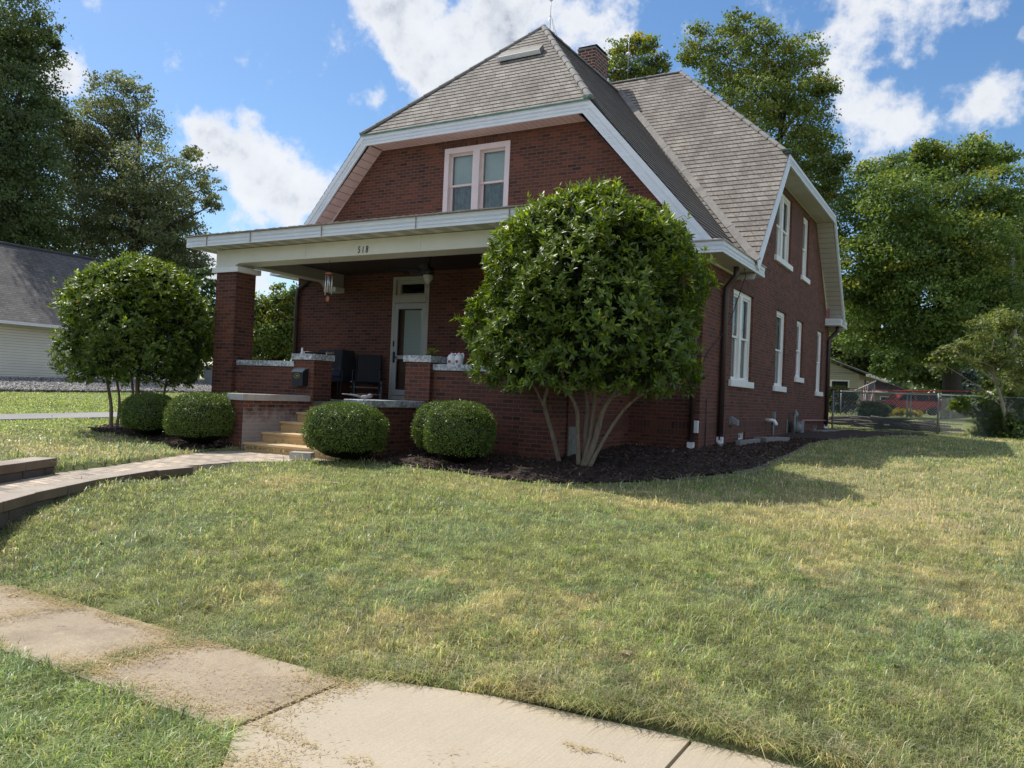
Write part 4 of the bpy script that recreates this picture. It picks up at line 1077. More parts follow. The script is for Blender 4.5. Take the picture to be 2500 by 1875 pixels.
for X0, X1 in ((-2.74, -2.43), (4.14, 4.45)):
    m = MB()
    pts = [(.361, 2.671), (.361, 2.957), (YF-.003, 2.957), (YF-.003, 2.58)]
    e = YF-.003-.36
    for k in range(9):
        t = math.pi/2*k/8; pts.append((e-.22*(1-math.cos(t)), 2.58+(2.671-2.58)*math.sin(t)))
    m.prism([(X0, p, z) for p, z in pts], (X1-X0, 0, 0)); sb = HB(m, 'porch_beam', M['taupe'])
    MB().box(X0-.02, X1+.03, YF-.3, YF-.003, 2.475, 2.579).build('corbel', M['cream'], sb)
# pillars
for X0, X1 in ((-3.045, -2.472), (4.186, 4.759)):
    p = HB(MB().box(X0, X1, -.112, .395, -1.2, 2.497), 'porch_pillar', M['brick'])
    MB().box(X0-.09, X1+.09, -.16, .45, 2.499, 2.603).build('capital', M['cream'] if X0 > 0 else M['white'], p)
# low parapet walls and coping
def lowwall(x0, x1, y0, y1, cx0, cx1, cy0, cy1):
    o = HB(MB().box(x0, x1, y0, y1, -1.2, .634), 'parapet', M['brick'])
    MB().box(cx0, cx1, cy0, cy1, .636, .742).build('coping', M['peel'], o, bevel=.006)
lowwall(-2.47, -.79, 0, .3, -2.44, -.80, -.035, .33)
lowwall(2.397, 4.185, 0, .3, 2.40, 4.17, -.035, .33)
lowwall(4.45, 4.79, .4, YF-.002, 4.41, 4.83, .41, YF-.004)
lowwall(-3.03, -2.7, .4, YF-.002, -3.06, -2.66, .41, YF-.004)
for X0, X1 in ((-.789, -.269), (1.871, 2.396)):
    o = HB(MB().box(X0, X1, -.1, .38, -1.2, .765), 'porch_pier', M['brick'])
    MB().box(X0-.035, X1+.035, -.135, .415, .767, .88).build('coping', M['peel'], o, bevel=.006)
# porch floor
HB(MB().box(-2.7, 4.45, .05, YF-.001, -.12, .0), 'porch_floor', M['concrete'])
HB(MB().box(-.268, 1.87, -.1, .048, -.1, -.005), 'floor_edge', M['block'])
# cheek walls beside the steps
for X0, X1 in ((-.665, -.352), (1.962, 2.282)):
    o = HB(MB().box(X0, X1, -1.66, -.101, -1.2, -.016), 'cheek_wall', M['brick'])
    if X0 < 0: MB().box(X1-.01, X1+.003, -1.655, -.101, -1.2, -.03).build('washed_face', M['brick_wash'], o)
    MB().box(X0-.035, X1+.035, -1.70, -.104, -.014, .098).build('coping', M['cheekcap'] if X0 < 0 else M['peel'], o, bevel=.008)
# plywood access panel at the porch side
HB(MB().box(4.79, 4.805, .42, .82, -.85, -.2), 'access_panel', simple('weathered_plywood', (.20, .20, .17), .8, var=.35, scale=5))
HB(MB().box(4.79, 4.793, .40, YF-.01, -.29, -.07), 'soldier_course', M['brick_v'])
# chimney
ch = MB().box(.20, .74, 9.4, 10.3, 7.5, 10.18).build('chimney', M['brick_chim'], roof)
MB().box(.185, .755, 9.385, 10.315, 10.182, 10.235).build('chimney_crown', M['concrete'], ch)
m = MB(); c = (.47, 9.85)
for sx, sy in ((-.2, -.35), (.2, -.35), (-.2, .35), (.2, .35)): m.box(c[0]+sx-.015, c[0]+sx+.015, c[1]+sy-.015, c[1]+sy+.015, 10.23, 10.3)
b4 = [(c[0]-.3, c[1]-.42, 10.3), (c[0]+.3, c[1]-.42, 10.3), (c[0]+.3, c[1]+.42, 10.3), (c[0]-.3, c[1]+.42, 10.3)]; t4 = [(c[0]-.14, c[1]-.2, 10.4), (c[0]+.14, c[1]-.2, 10.4), (c[0]+.14, c[1]+.2, 10.4), (c[0]-.14, c[1]+.2, 10.4)]
for i in range(4): j = (i+1) % 4; m.poly([b4[i], b4[j], t4[j], t4[i]])
m.poly(t4); m.poly(b4[::-1]); m.build('chimney_cap', M['black'], ch)
# house numbers (a flat metal script on the beam)
def text_mesh(txt, size, mat, parent, loc, rot, ext=.004, shear=.0, sx=1, name='lettering', space=1.0, off=0):
    cu_ = bpy.data.curves.new(name, 'FONT'); cu_.body = txt; cu_.size = size; cu_.extrude = ext; cu_.shear = shear; cu_.space_character = space; cu_.offset = off
    cu_.align_x = 'CENTER'; cu_.align_y = 'CENTER'
    tmp = bpy.data.objects.new('tmp', cu_); COL.objects.link(tmp)
    dg = bpy.context.evaluated_depsgraph_get(); me = bpy.data.meshes.new_from_object(tmp.evaluated_get(dg))
    bpy.data.objects.remove(tmp)
    me.name = name; me.materials.clear(); me.materials.append(mat)
    me.transform(Matrix.Translation(loc) @ rot.to_4x4() @ Matrix.Diagonal((sx, 1, 1, 1)))
    o = bpy.data.objects.new(name, me); COL.objects.link(o)
    if parent: o.parent = parent; o.matrix_parent_inverse = Matrix.Translation(-parent_world(parent))
    return o
FRONT = Matrix.Rotation(math.pi/2, 3, 'X')
for i, ch_ in enumerate('518'):
    text_mesh(ch_, .175, M['black'], bmf, Vector((.71+.092*i, -.118, 2.765-.003*(i % 2))), FRONT, .004, .12, .66, 'house_number', 1, 0)

# downspouts
def downspout(path, r, label=None, shoe=None):
    m = MB(); m.tube(path, r, 10); o = HB(m, 'downspout', M['brownmetal'])
    if shoe:
        x, y, z = shoe
        s = MB(); s.box(x-.055, x+.055, y-.05, y+.05, z+.06, z+.16); s.lathe((x, y, z-.06), [(.05, 0), (.05, .08), (.065, .085), (.065, .13), (.0, .131)], 14)
        s.build('drain_adapter', M['pvc'], o)
downspout([(6.38, 4.15, 2.9), (6.38, 4.15, 2.72), (6.3, 4.15, 2.62), (6.205, 4.15, 2.5), (6.2, 4.15, 2.3), (6.2, 4.12, -.42)], .055, shoe=(6.2, 4.12, -.52))
downspout([(6.02, 2.92, 2.6), (6.02, 2.92, -.48)], .045, shoe=(6.02, 2.9, -.60))
downspout([(6.42, 16.3, 2.9), (6.42, 16.3, 2.75), (6.3, 16.3, 2.6), (6.2, 16.2, 2.45), (6.2, 16.2, -.3)], .06, shoe=(6.2, 16.2, -.42))
downspout([(-3.45, 2.93, 2.84), (-3.6, 2.93, 2.74), (-3.8, 2.92, 2.6), (-3.84, 2.92, 2.4), (-3.84, 2.92, -.6)], .05)
# services fixed to the side wall
HB(MB().prism([(XR, 4.95, -.14), (XR, 5.12, -.14), (XR, 5.12, .02), (XR, 4.95, .02)], (.05, 0, 0)).prism([(XR+.05, 4.96, .01), (XR+.05, 5.11, .01), (XR+.17, 5.09, -.05), (XR+.17, 4.98, -.05)], (0, 0, -.1)), 'dryer_vent', M['greymetal'])
m = MB(); m.tube([(XR, 8.1, -.07), (XR+.16, 8.1, -.07), (XR+.2, 8.1, -.08), (XR+.235, 8.1, -.13), (XR+.25, 8.1, -.18)], .045, 12); HB(m, 'vent_pipe', M['pvc'])
m = MB().box(XR+.002, XR+.07, 8.72, 8.86, -.12, .13); o = HB(m, 'meter_box', M['galv']); MB().tube([(XR+.035, 8.79, -.12), (XR+.035, 8.79, -.62)], .022).build('conduit', M['galv'], o)
HB(MB().tube([(XR+.05, 12.3, -.1), (XR+.05, 16.5, -.13)], .028), 'gas_pipe', M['redpaint'])
HB(MB().box(6.045, 6.13, YF-.07, YF-.003, -.27, -.05), 'cable_box', M['pvc'])
HB(MB().tube([(XR+.02, 3.33, .35), (XR+.02, 3.33, -.7)], .008, 6).tube([(6.45, 4.3, 3.15), (6.5, 4.4, 2.75), (6.3, 4.6, 2.3), (6.22, 4.45, 1.9), (6.18, 3.9, 1.5), (6.15, 3.3, 1.2), (XR+.02, 3.05, 1.05)], .009, 6), 'cable', M['black'])
HB(MB().box(XR+.001, XR+.02, 14.3, 14.36, -.42, -.26).box(XR+.001, XR+.02, 14.7, 14.76, -.42, -.26).box(XR+.001, XR+.02, 14.36, 14.7, -.42, -.36), 'foundation_vent', M['galv'])

# ------------------------------------------------------------------ wooden steps
st_ = empty('wooden_steps', (.8, -1.0, -.87), 'new pine wooden steps between two brick cheek walls', 'steps')
ys = [-1.64, -1.24, -.83, -.43]; zs_ = [-.723, -.553, -.374, -.207]; zb_ = [-.9, -.723, -.553, -.374]
for i, (y, z, zb) in enumerate(zip(ys, zs_, zb_)):
    MB().box(-.335, 1.945, y+.03, y+.065, zb+.001, z-.042).build('riser', M['wood'], st_)
    ye = (ys[i+1]+.03 if i < 3 else -.105)
    MB().box(-.345, 1.955, y, y+.14, z-.04, z).build('tread', M['wood_t'], st_, bevel=.006)
    MB().box(-.345, 1.955, y+.146, ye-.002, z-.04, z-.001).build('tread', M['wood_t'], st_, bevel=.006)
MB().box(-.335, 1.945, -.104, -.1005, -.207, -.105).build('riser', M['wood'], st_)

def solo(mb, name, mat, label, cat, group=None, bevel=0):
    o = mb.build(name, mat, bevel=bevel); return tag(o, label, cat, group)
# loose concrete block at the foot of the steps
m = MB().obox((1.52, -2.12, -.795), (.9, .43, 0), (0, 0, 1), .34, .2, .11)
solo(m, 'concrete_block', M['cheekcap'], 'loose grey concrete block lying on the pavers at the foot of the wooden steps', 'block', bevel=.01)
# flat stones / well curb along the side wall
m = MB().obox((6.5, 5.1, -.5), (0, 1, 0), (0, 0, 1), 1.6, .1, .16)
solo(m, 'curb_stone', M['concrete'], 'low stone curb around the small basement window on the side wall', 'curb', bevel=.01)
m = MB().obox((6.62, 6.6, -.46), (.25, 1, 0), (0, 0, 1), 1.1, .3, .12)
solo(m, 'stone_slab', M['concrete'], 'grey stone slab half buried in mulch below the white vent pipe', 'slab', bevel=.01)
m = MB().obox((6.6, 14.2, -.4), (.1, 1, 0), (0, 0, 1), 2.6, .35, .06)
solo(m, 'stone_slab', M['concrete'], 'flat pale slab on the mulch near the back corner of the side wall', 'slab', bevel=.01)

# mailbox on the left pier
mbx = empty('mailbox', (-.53, -.1, .27), 'black wall mailbox with oval gold emblem on the left porch pier', 'mailbox')
m = MB(); pr = [(-.101, .27), (-.25, .27), (-.25, .52), (-.20, .575), (-.101, .60)]
m.prism([(-.67, y, z) for y, z in pr], (.27, 0, 0)); m.build('body', M['black'], mbx, bevel=.004)
m = MB(); m.prism([(-.678, y, z) for y, z in [(-.262, .525), (-.262, .54), (-.205, .592), (-.101, .618), (-.101, .603), (-.2, .577)]], (.286, 0, 0)); m.build('lid', M['greymetal'], mbx)
ring = MB(); pts = [(-.545+.07*math.cos(a), -.253, .455+.043*math.sin(a)) for a in np.linspace(0, 2*math.pi, 25)]
ring.tube(pts, .006, 6, cap=False); ring.ball((-.545, -.252, .455), .03, 10, (1.3, .1, .6)); ring.build('emblem', M['gold'], mbx)

# wind chime under the beam
wc = empty('wind_chime', (-.23, .15, 2.55), 'silver wind chime with terracotta sail hanging under the porch beam', 'wind chime')
MB().lathe((-.23, .15, 2.42), [(0, .02), (.05, .015), (.085, 0), (.085, -.02), (0, -.02)], 14).build('top_disc', M['terracotta'], wc)
MB().tube([(-.23, .15, 2.67), (-.23, .15, 2.43)], .004, 5).tube([(-.23, .15, 2.42), (-.23, .15, 2.0)], .003, 5).build('string', M['black'], wc)
for k, L in enumerate((.36, .33, .38, .30)):
    a = k*math.pi/2+.5; MB().tube([(-.23+.06*math.cos(a), .15+.06*math.sin(a), 2.385), (-.23+.06*math.cos(a), .15+.06*math.sin(a), 2.385-L)], .0125, 8).build('chime_tube', M['metal'], wc)
MB().ball((-.245, .15, 1.94), .045, 12, (1, .25, 1.25)).build('sail', M['terracotta'], wc)

# ceiling fan with light
cf = empty('ceiling_fan', (1.2, 1.35, 2.62), 'dark ceiling fan with a tulip glass light under the porch ceiling', 'ceiling fan')
m = MB().lathe((1.2, 1.35, 2.52), [(0, .36), (.07, .35), (.03, .3), (.02, .16), (.1, .14), (.12, .06), (.11, 0), (.0, -.01)], 16); m.build('motor', M['black'], cf)
for k in range(5):
    a = k*2*math.pi/5+.15; d = Vector((math.cos(a), math.sin(a), 0)); c = Vector((1.2, 1.35, 2.585))+d*.46
    MB().obox(c, d, (d.y*.18, -d.x*.18, 1), .66, .13, .008).build('blade', M['black'], cf)
MB().lathe((1.2, 1.35, 2.33), [(.0, 0), (.03, .01), (.07, .06), (.095, .12), (.1, .18)], 16).build('glass_shade', simple('seeded_glass', (.38, .36, .30), .15, var=.4, scale=30), cf)
for dx in (-.03, .03): MB().tube([(1.2+dx, 1.33, 2.36), (1.2+dx, 1.33, 2.1)], .004, 5).build('pull_chain', M['metal'], cf)

# sling chairs
def chair(name, loc, rz, label):
    r = empty(name, (0, 0, 0), label, 'chair', 'black sling chairs on the porch')
    w_ = .27
    m = MB(); m.prism([(-w_+.02, .22, .40), (-w_+.02, .245, .405), (-w_+.02, .44, 1.02), (-w_+.02, .415, 1.02)], (2*w_-.04, 0, 0)); m.build('backrest', M['blackfab'], r)
    m = MB(); m.prism([(-w_+.02, -.24, .425), (-w_+.02, .23, .375), (-w_+.02, .23, .395), (-w_+.02, -.24, .445)], (2*w_-.04, 0, 0)); m.build('seat', M['blackfab'], r)
    for s in (-1, 1):
        MB().tube([(s*w_, -.27, .44), (s*w_, .23, .39), (s*w_, .44, 1.03)], .013, 8).build('side_rail', M['black'], r)
        MB().tube([(s*w_, -.24, .43), (s*w_, -.30, .01)], .012, 8).build('leg', M['black'], r)
        MB().tube([(s*w_, .16, .40), (s*w_, .36, .01)], .012, 8).build('leg', M['black'], r)
        MB().tube([(s*(w_+.02), -.28, .2), (s*(w_+.02), -.27, .6), (s*(w_+.02), -.24, .65), (s*(w_+.02), .26, .67)], .012, 8).build('armrest', M['black'], r)
    MB().tube([(-w_, .44, 1.02), (w_, .44, 1.02)], .012, 8).build('back_bar', M['black'], r)
    r.location = loc; r.rotation_euler = (0, 0, rz); return r
chair('patio_chair', (-1.06, 2.35, 0), .62, 'black sling chair nearest the front door, its high back against the wall')
chair('patio_chair', (-1.85, 1.85, 0), 1.25, 'black sling chair turned toward the door in front of the covered grill')
# covered grill
gr = empty('covered_grill', (-2.2, 2.6, 0), 'tall covered grill in black and navy fabric with gold script', 'grill cover')
def frus(m, x0, x1, y0, y1, z0, X0, X1, Y0, Y1, z1, skip=()):
    b = [(x0,y0,z0),(x1,y0,z0),(x1,y1,z0),(x0,y1,z0)]; t = [(X0,Y0,z1),(X1,Y0,z1),(X1,Y1,z1),(X0,Y1,z1)]
    for i in range(4):
        if i in skip: continue
        j = (i+1) % 4; m.poly([b[i], b[j], t[j], t[i]])
    m.poly(t); return m
frus(MB(), -2.66, -1.78, 2.28, 2.88, .52, -2.6, -1.86, 2.42, 2.82, 1.12).build('cover_top', M['blackfab'], gr, bevel=.02)
frus(MB(), -2.6, -1.84, 2.32, 2.84, .40, -2.64, -1.8, 2.3, 2.86, .518).build('cover_skirt', M['navyfab'], gr, bevel=.01)
for x, y in ((-2.55, 2.36), (-1.9, 2.36), (-2.55, 2.8), (-1.9, 2.8)): MB().tube([(x, y, .001), (x, y, .40)], .018, 8).build('leg', M['black'], gr)
m = MB(); m.poly([(-2.3, 2.29, .56), (-1.79, 2.275, .53), (-1.86, 2.412, 1.05), (-2.12, 2.36, .9)]); m.build('navy_panel', M['navyfab'], gr)
text_mesh("Cabela's", .085, M['gold'], gr, Vector((-2.23, 2.40, 1.04)), Matrix.Rotation(math.radians(72), 3, 'X'), .002, .25, .9, 'lettering')
# slatted bench behind the chairs
bn = empty('slatted_bench', (-1.8, 2.75, 0), 'low bench of pale grey horizontal slats against the porch wall', 'bench')
for z in (.42, .30, .15, .04): MB().box(-1.78, -.92, 2.62, 2.68, z-.012, z+.012).build('slat', simple('pale_slat', (.45, .45, .43), .6), bn)
for x in (-1.74, -.98): MB().box(x, x+.03, 2.681, 2.73, 0.001, .44).build('leg', M['greymetal'], bn)

# jugs on the right parapet
def jug(loc, label):
    r = empty('plastic_jug', (0, 0, 0), label, 'jug', 'white jugs on the parapet')
    m = MB().lathe((0, 0, 0), [(0, 0), (.07, 0), (.075, .02), (.075, .13), (.05, .17), (.02, .185), (.02, .2), (0, .2)], 14); m.build('body', M['jugwhite'], r)
    MB().lathe((0, 0, .2), [(.018, 0), (.018, .022), (0, .022)], 10).build('cap', M['redplastic'], r)
    MB().tube([(.03, 0, .18), (.07, 0, .2), (.085, 0, .17), (.075, 0, .1)], .011, 7).build('jug_handle', M['jugwhite'], r)
    MB().box(-.03, .015, -.079, -.077, .03, .075).build('jug_label', simple('jug_label_paint', (.30, .06, .04), .5), r)
    r.location = loc; r.rotation_euler = (0, 0, .2); return r
for (x, y), lab in (((2.62, .2), 'left white plastic jug with red cap beside the pier coping'), ((2.80, .16), 'right white plastic jug with red label nearest the glossy tree'), ((2.72, .26), 'white plastic jug with red cap standing behind the other two')):
    jug((x, y, .743), lab)
# potted plant behind the right pier
pp = empty('potted_plant', (1.62, 1.0, 0), 'yellow green potted plant behind the right porch pier', 'potted plant')
MB().tube([(1.62, 1.0, 0.001), (1.62, 1.0, .78)], .03, 8).lathe((1.62, 1.0, .78), [(0, 0), (.07, 0), (.11, .17), (.1, .17), (.0, .14)], 14).build('pot', M['black'], pp)
m = MB()
for k in range(26):
    a = random.uniform(0, 6.28); r_ = random.uniform(.02, .12); c = Vector((1.62+r_*math.cos(a), 1.0+r_*math.sin(a), .97+random.uniform(0, .09)))
    m.obox(c, (math.cos(a), math.sin(a), .5), (random.uniform(-.4, .4), .2, 1), .07, .035, .004)
m.build('foliage', simple('lime_leaf', (.30, .36, .06), .5), pp)
# small things lying on the coping
fg = empty('figurine', (-.66, -.03, .88), 'tiny white figurine on the left pier coping', 'figurine')
MB().lathe((-.66, -.03, .881), [(0, 0), (.03, 0), (.028, .02), (.018, .04), (.024, .06), (.02, .08), (0, .09)], 12).build('body', M['jugwhite'], fg)
MB().ball((-.66, -.03, .98), .02, 10).build('head', M['jugwhite'], fg)
gl = MB(); gl.ball((1.97+.14, -1.42, .135), .06, 12, (1.35, .8, .62)); gl.ball((2.2, -1.40, .16), .045, 10, (1, .9, .8)); gl.tube([(2.05, -1.43, .14), (1.96, -1.46, .16), (1.84, -1.5, .17), (1.74, -1.53, .175)], [.022, .014, .009, .008], 8)  # unidentified grey lump with a thin tail
solo(gl, 'grey_oddment', simple('oddment_grey', (.17, .16, .17), .8, var=.4, scale=40), 'unidentified thin-tailed grey lump lying on the right step coping', 'oddment')

# gas meter
gm = empty('gas_meter', (6.3, 11.0, -.47), 'grey gas meter with round regulator standing against the side wall', 'gas meter')
m = MB().box(6.22, 6.46, 10.75, 11.1, -.40, -.12); m.ball((6.36, 10.74, -.27), .13, 14, (1, .45, 1)); m.build('body', M['greymetal'], gm, bevel=.02)
MB().box(6.24, 6.44, 11.1, 11.22, -.22, -.1).build('index', M['greymetal'], gm, bevel=.01)
MB().tube([(6.3, 10.82, -.12), (6.3, 10.82, .05), (6.3, 10.72, .1)], .035, 10).ball((6.3, 10.75, .06), .075, 12).tube([(6.3, 10.72, .06), (6.3, 10.62, .0), (6.3, 10.62, -.5)], .03, 10).lathe((6.3, 10.75, .1), [(.05, 0), (.06, .03), (.02, .06), (.02, .1), (0, .1)], 12).build('regulator', M['galv'], gm)
MB().box(6.142, 6.16, 10.4, 10.5, -.45, -.05).build('back_plate', M['galv'], gm)

# lightning rods
def rod(loc, hb, ht, label, stays):
    r = empty('lightning_rod', loc, label, 'lightning rod')
    x, y, z = loc
    MB().tube([(x, y, z-.05), (x, y, z+ht)], .009 if stays else .005, 6).build('mast', M['metal'], r)
    MB().ball((x, y, z+hb), .055, 14).build('glass_ball', M['jugwhite'], r)
    if stays:
        for dx, dy in ((-.17, 0), (.15, .1), (.0, .25)): MB().tube([(x, y, z+.42), (x+dx, y+dy, z-abs(dx)*1.0)], .005, 5).build('stay', M['metal'], r)
rod((1.12, 5.98, 9.2), .77, .95, 'lightning rod with white ball and three stays on the front roof apex', True)
rod((1.25, 10.6, 9.64), .75, 1.4, 'thin lightning rod with white ball on the main ridge behind the chimney', False)

# ------------------------------------------------------------------ neighbour on the left
nb = empty('neighbour_house', (-28, 2, 0), 'long white vinyl sided house with grey shingle roof on the left', 'house')
MB().box(-33, -24, -25, 16.3, .12, 2.45).build('wall', M['siding'], nb)
MB().box(-33.05, -23.97, -25, 16.33, -.3, .115).build('foundation', simple('foundation_block', (.22, .15, .13), .9), nb)
MB().box(-24.0, -23.965, 16.2, 16.335, .18, 2.4).build('corner_trim', M['white'], nb)
m = MB()
slope(m, [(-23.45, -25.5, 2.42), (-23.45, 16.8, 2.42), (-28.5, 16.8, 6.2), (-28.5, -25.5, 6.2)], (0, 1, 0), .08, 0)
slope(m, [(-33.55, -25.5, 2.42), (-33.55, 16.8, 2.42), (-28.5, 16.8, 6.2), (-28.5, -25.5, 6.2)], (0, 1, 0), .08, 0)
m.build('roof', M['roof_grey'], nb)
m = MB(); m.tube([(-28.5, -25.5, 6.21), (-28.5, 16.8, 6.21)], .09, 8); m.build('ridge_cap', simple('dark_ridge', (.06, .055, .06), .8), nb)
m = MB(); m.prism([(-24, 16.32, 2.4), (-33, 16.32, 2.4), (-28.5, 16.32, 6.0)], (0, -.1, 0)); m.build('gable', M['siding'], nb)
m = MB(); m.box(-23.5, -23.36, -25.5, 16.8, 2.27, 2.40); m.build('gutter', M['white'], nb)
# wheeled bin near the neighbour's corner
wb = empty('wheeled_bin', (-21.9, 15.6, .05), 'dark grey wheeled bin at the corner of the white sided house', 'bin')
frus(MB(), -22.25, -21.65, 15.3, 15.9, .12, -22.35, -21.55, 15.2, 16, 1.0).build('body', M['greymetal'], wb)
MB().box(-22.38, -21.52, 15.18, 16.05, 1.003, 1.06).build('lid', M['greymetal'], wb)
m = MB(); m.tube([(-21.62, 15.9, .3), (-21.5, 15.95, .3)], .24, 18); m.build('wheel', M['galv'], wb)

# ------------------------------------------------------------------ back yard
def chainlink(name, pts, h, label, postr=.03, step=.075, posts=None, wr=.0032):
    """posts, top rail and a woven diamond fabric made of real thin wires"""
    r = empty(name, (pts[0][0], pts[0][1], float(gz([pts[0][0]], [pts[0][1]])[0])), label, 'fence')
    P = [Vector((x, y, float(gz([x], [y])[0]))) for x, y in pts]
    for p in P: MB().tube([p-Vector((0, 0, .05)), p+Vector((0, 0, h+.05))], postr, 8).build('post', M['galv'], r)
    top = MB(); fab = []
    for a, b in zip(P, P[1:]):
        top.tube([a+Vector((0, 0, h)), b+Vector((0, 0, h))], postr*.62, 8); top.tube([a+Vector((0, 0, .05)), b+Vector((0, 0, .05))], postr*.3, 6)
        L = (b-a).length; d = (b-a)/L; n = int(L/step); ht = h-.05
        for s in (1, -1):
            for k in range(-int(ht/step)-1, n+int(ht/step)+2):
                # wire climbing at 45 degrees, clipped to the panel
                t0, t1 = k*step, k*step+s*ht
                z0_, z1_ = 0., ht
                lo, hi = min(t0, t1), max(t0, t1)
                if hi <= 0 or lo >= L: continue
                def clip(t, z, tt, zz):
                    if t < 0: z = z+(0-t)*(zz-z)/(tt-t); t = 0
                    if t > L: z = z+(L-t)*(zz-z)/(tt-t); t = L
                    return t, z
                A = clip(t0, z0_, t1, z1_); B = clip(t1, z1_, t0, z0_)
                fab.append((a+d*A[0]+Vector((0, 0, .05+A[1])), a+d*B[0]+Vector((0, 0, .05+B[1]))))
    top.build('rail', M['galv'], r)
    q = MB()
    for a, b in fab: q.tube([a, b], wr, 3, cap=False, smooth=False)
    q.build('wire_mesh', M['galv'], r)
    return r
chainlink('chain_link_fence', [(6.35, 16.42), (9.35, 16.4), (12.2, 17.2), (15.5, 18.2), (19, 19.5)], 1.2, 'chain link fence running from the back corner of the brick house', wr=.0042)
chainlink('chain_link_fence', [(4.2, 33.2), (5.3, 33), (5.45, 33), (7.3, 32.8), (7.45, 32.8), (9.2, 32.4), (14, 31.5)], 1.25, 'second chain link fence farther back across the yard', .035, .2, wr=.004)
# brush pile behind the fence
M['bark_log'] = bark_mat('log_bark', (.05, .042, .036), (.15, .13, .11))
bp_ = empty('branch_pile', (7.7, 17.4, -.4), 'pile of cut dark branches behind the near chain link fence', 'branch pile')
for k in range(46):
    x = random.uniform(6.6, 9.4); y = random.uniform(16.75, 17.9); L = random.uniform(1.0, 2.7); a = random.gauss(0, .22); z = -.33+random.uniform(.04, .52)*(1-abs(x-7.9)/1.9)
    d = Vector((math.cos(a), math.sin(a)*.6, random.gauss(-.02, .06))); r_ = random.uniform(.02, .065)
    p = Vector((x, y, max(z, -.33))); 
    MB().tube([p-d*L/2, p-d*L*.15+Vector((0, 0, random.uniform(-.03, .05))), p+d*L*.2+Vector((0, 0, random.uniform(-.03, .03))), p+d*L/2], [r_, r_*.95, r_*.8, r_*.5], 7).build('branch', M['bark_log'], bp_)
# red cords strung across the yard
solo(MB().tube([(6.2, 16.3, .93), (8.3, 16.6, .91), (10.6, 16.9, .98)], .011, 6), 'red_cord', M['redcord'], 'upper red cord stretched across the yard above the fence rail', 'cord')
solo(MB().tube([(6.2, 16.25, .56), (8.0, 16.3, .53), (9.35, 16.35, .50)], .006, 6), 'red_cord', M['redcord'], 'thin lower red cord hanging along the near fence', 'cord')
# houses behind
h1 = empty('cream_house', (1.5, 50, 0), 'cream sided house with dark shutters beyond the back yard', 'house')
MB().box(-6, 3.35, 46.5, 56, .05, 2.62).build('wall', M['siding_cream'], h1)
m = MB(); slope(m, [(4.1, 45.6, 2.6), (4.1, 57, 2.6), (-1.3, 57, 4.7), (-1.3, 45.6, 4.7)], (0, 1, 0), .1, 0); slope(m, [(-6.7, 45.6, 2.6), (-6.7, 57, 2.6), (-1.3, 57, 4.7), (-1.3, 45.6, 4.7)], (0, 1, 0), .1, 0); m.build('roof', M['roof_grey'], h1)
m = MB(); m.prism([(-6, 46.6, 2.62), (3.35, 46.6, 2.62), (-1.3, 46.6, 4.5)], (0, .1, 0)); m.build('gable', M['siding_cream'], h1)
MB().box(3.9, 4.15, 45.5, 57, 2.42, 2.58).build('gutter', M['cream'], h1)
wn = MB().box(3.351, 3.42, 50.1, 51.6, 1.15, 2.3).build('window', M['white'], h1); MB().box(3.421, 3.43, 50.25, 51.45, 1.25, 2.2).build('pane', M['dark'], wn)
for y in (49.6, 51.65): MB().box(3.351, 3.4, y, y+.42, 1.1, 2.35).build('shutter', M['black'], h1)
wn = MB().box(1.6, 2.8, 46.44, 46.5, 1.0, 2.2).build('window', M['white'], h1); MB().box(1.7, 2.7, 46.42, 46.438, 1.1, 2.1).build('pane', M['dark'], wn)
h2 = empty('brown_roof_house', (-1, 75, 0), 'far house with brown hip roof and tan walls behind the flag', 'house')
MB().box(-9, 4.2, 71, 82, 0, 2.0).build('wall', simple('tan_brick', (.34, .24, .17), .8), h2)
m = MB(); A_ = [(-9.7, 70.2, 1.95), (5.2, 70.2, 1.95), (5.2, 82.8, 1.95), (-9.7, 82.8, 1.95)]; t1, t2 = (-4.5, 76.5, 3.9), (-.2, 76.5, 3.9)
slope(m, [A_[0], A_[1], t2, t1], (1, 0, 0), .05, 0); slope(m, [A_[1], A_[2], t2], (0, 1, 0), .05, 0); slope(m, [A_[2], A_[3], t1, t2], (1, 0, 0), .05, 0); slope(m, [A_[3], A_[0], t1], (0, 1, 0), .05, 0); m.build('roof', M['roof_brown'], h2)
wn = MB().box(2.2, 3.4, 70.95, 71, .5, 1.6).build('window', M['white'], h2); MB().box(2.3, 3.3, 70.93, 70.948, .6, 1.5).build('pane', M['dark'], wn)
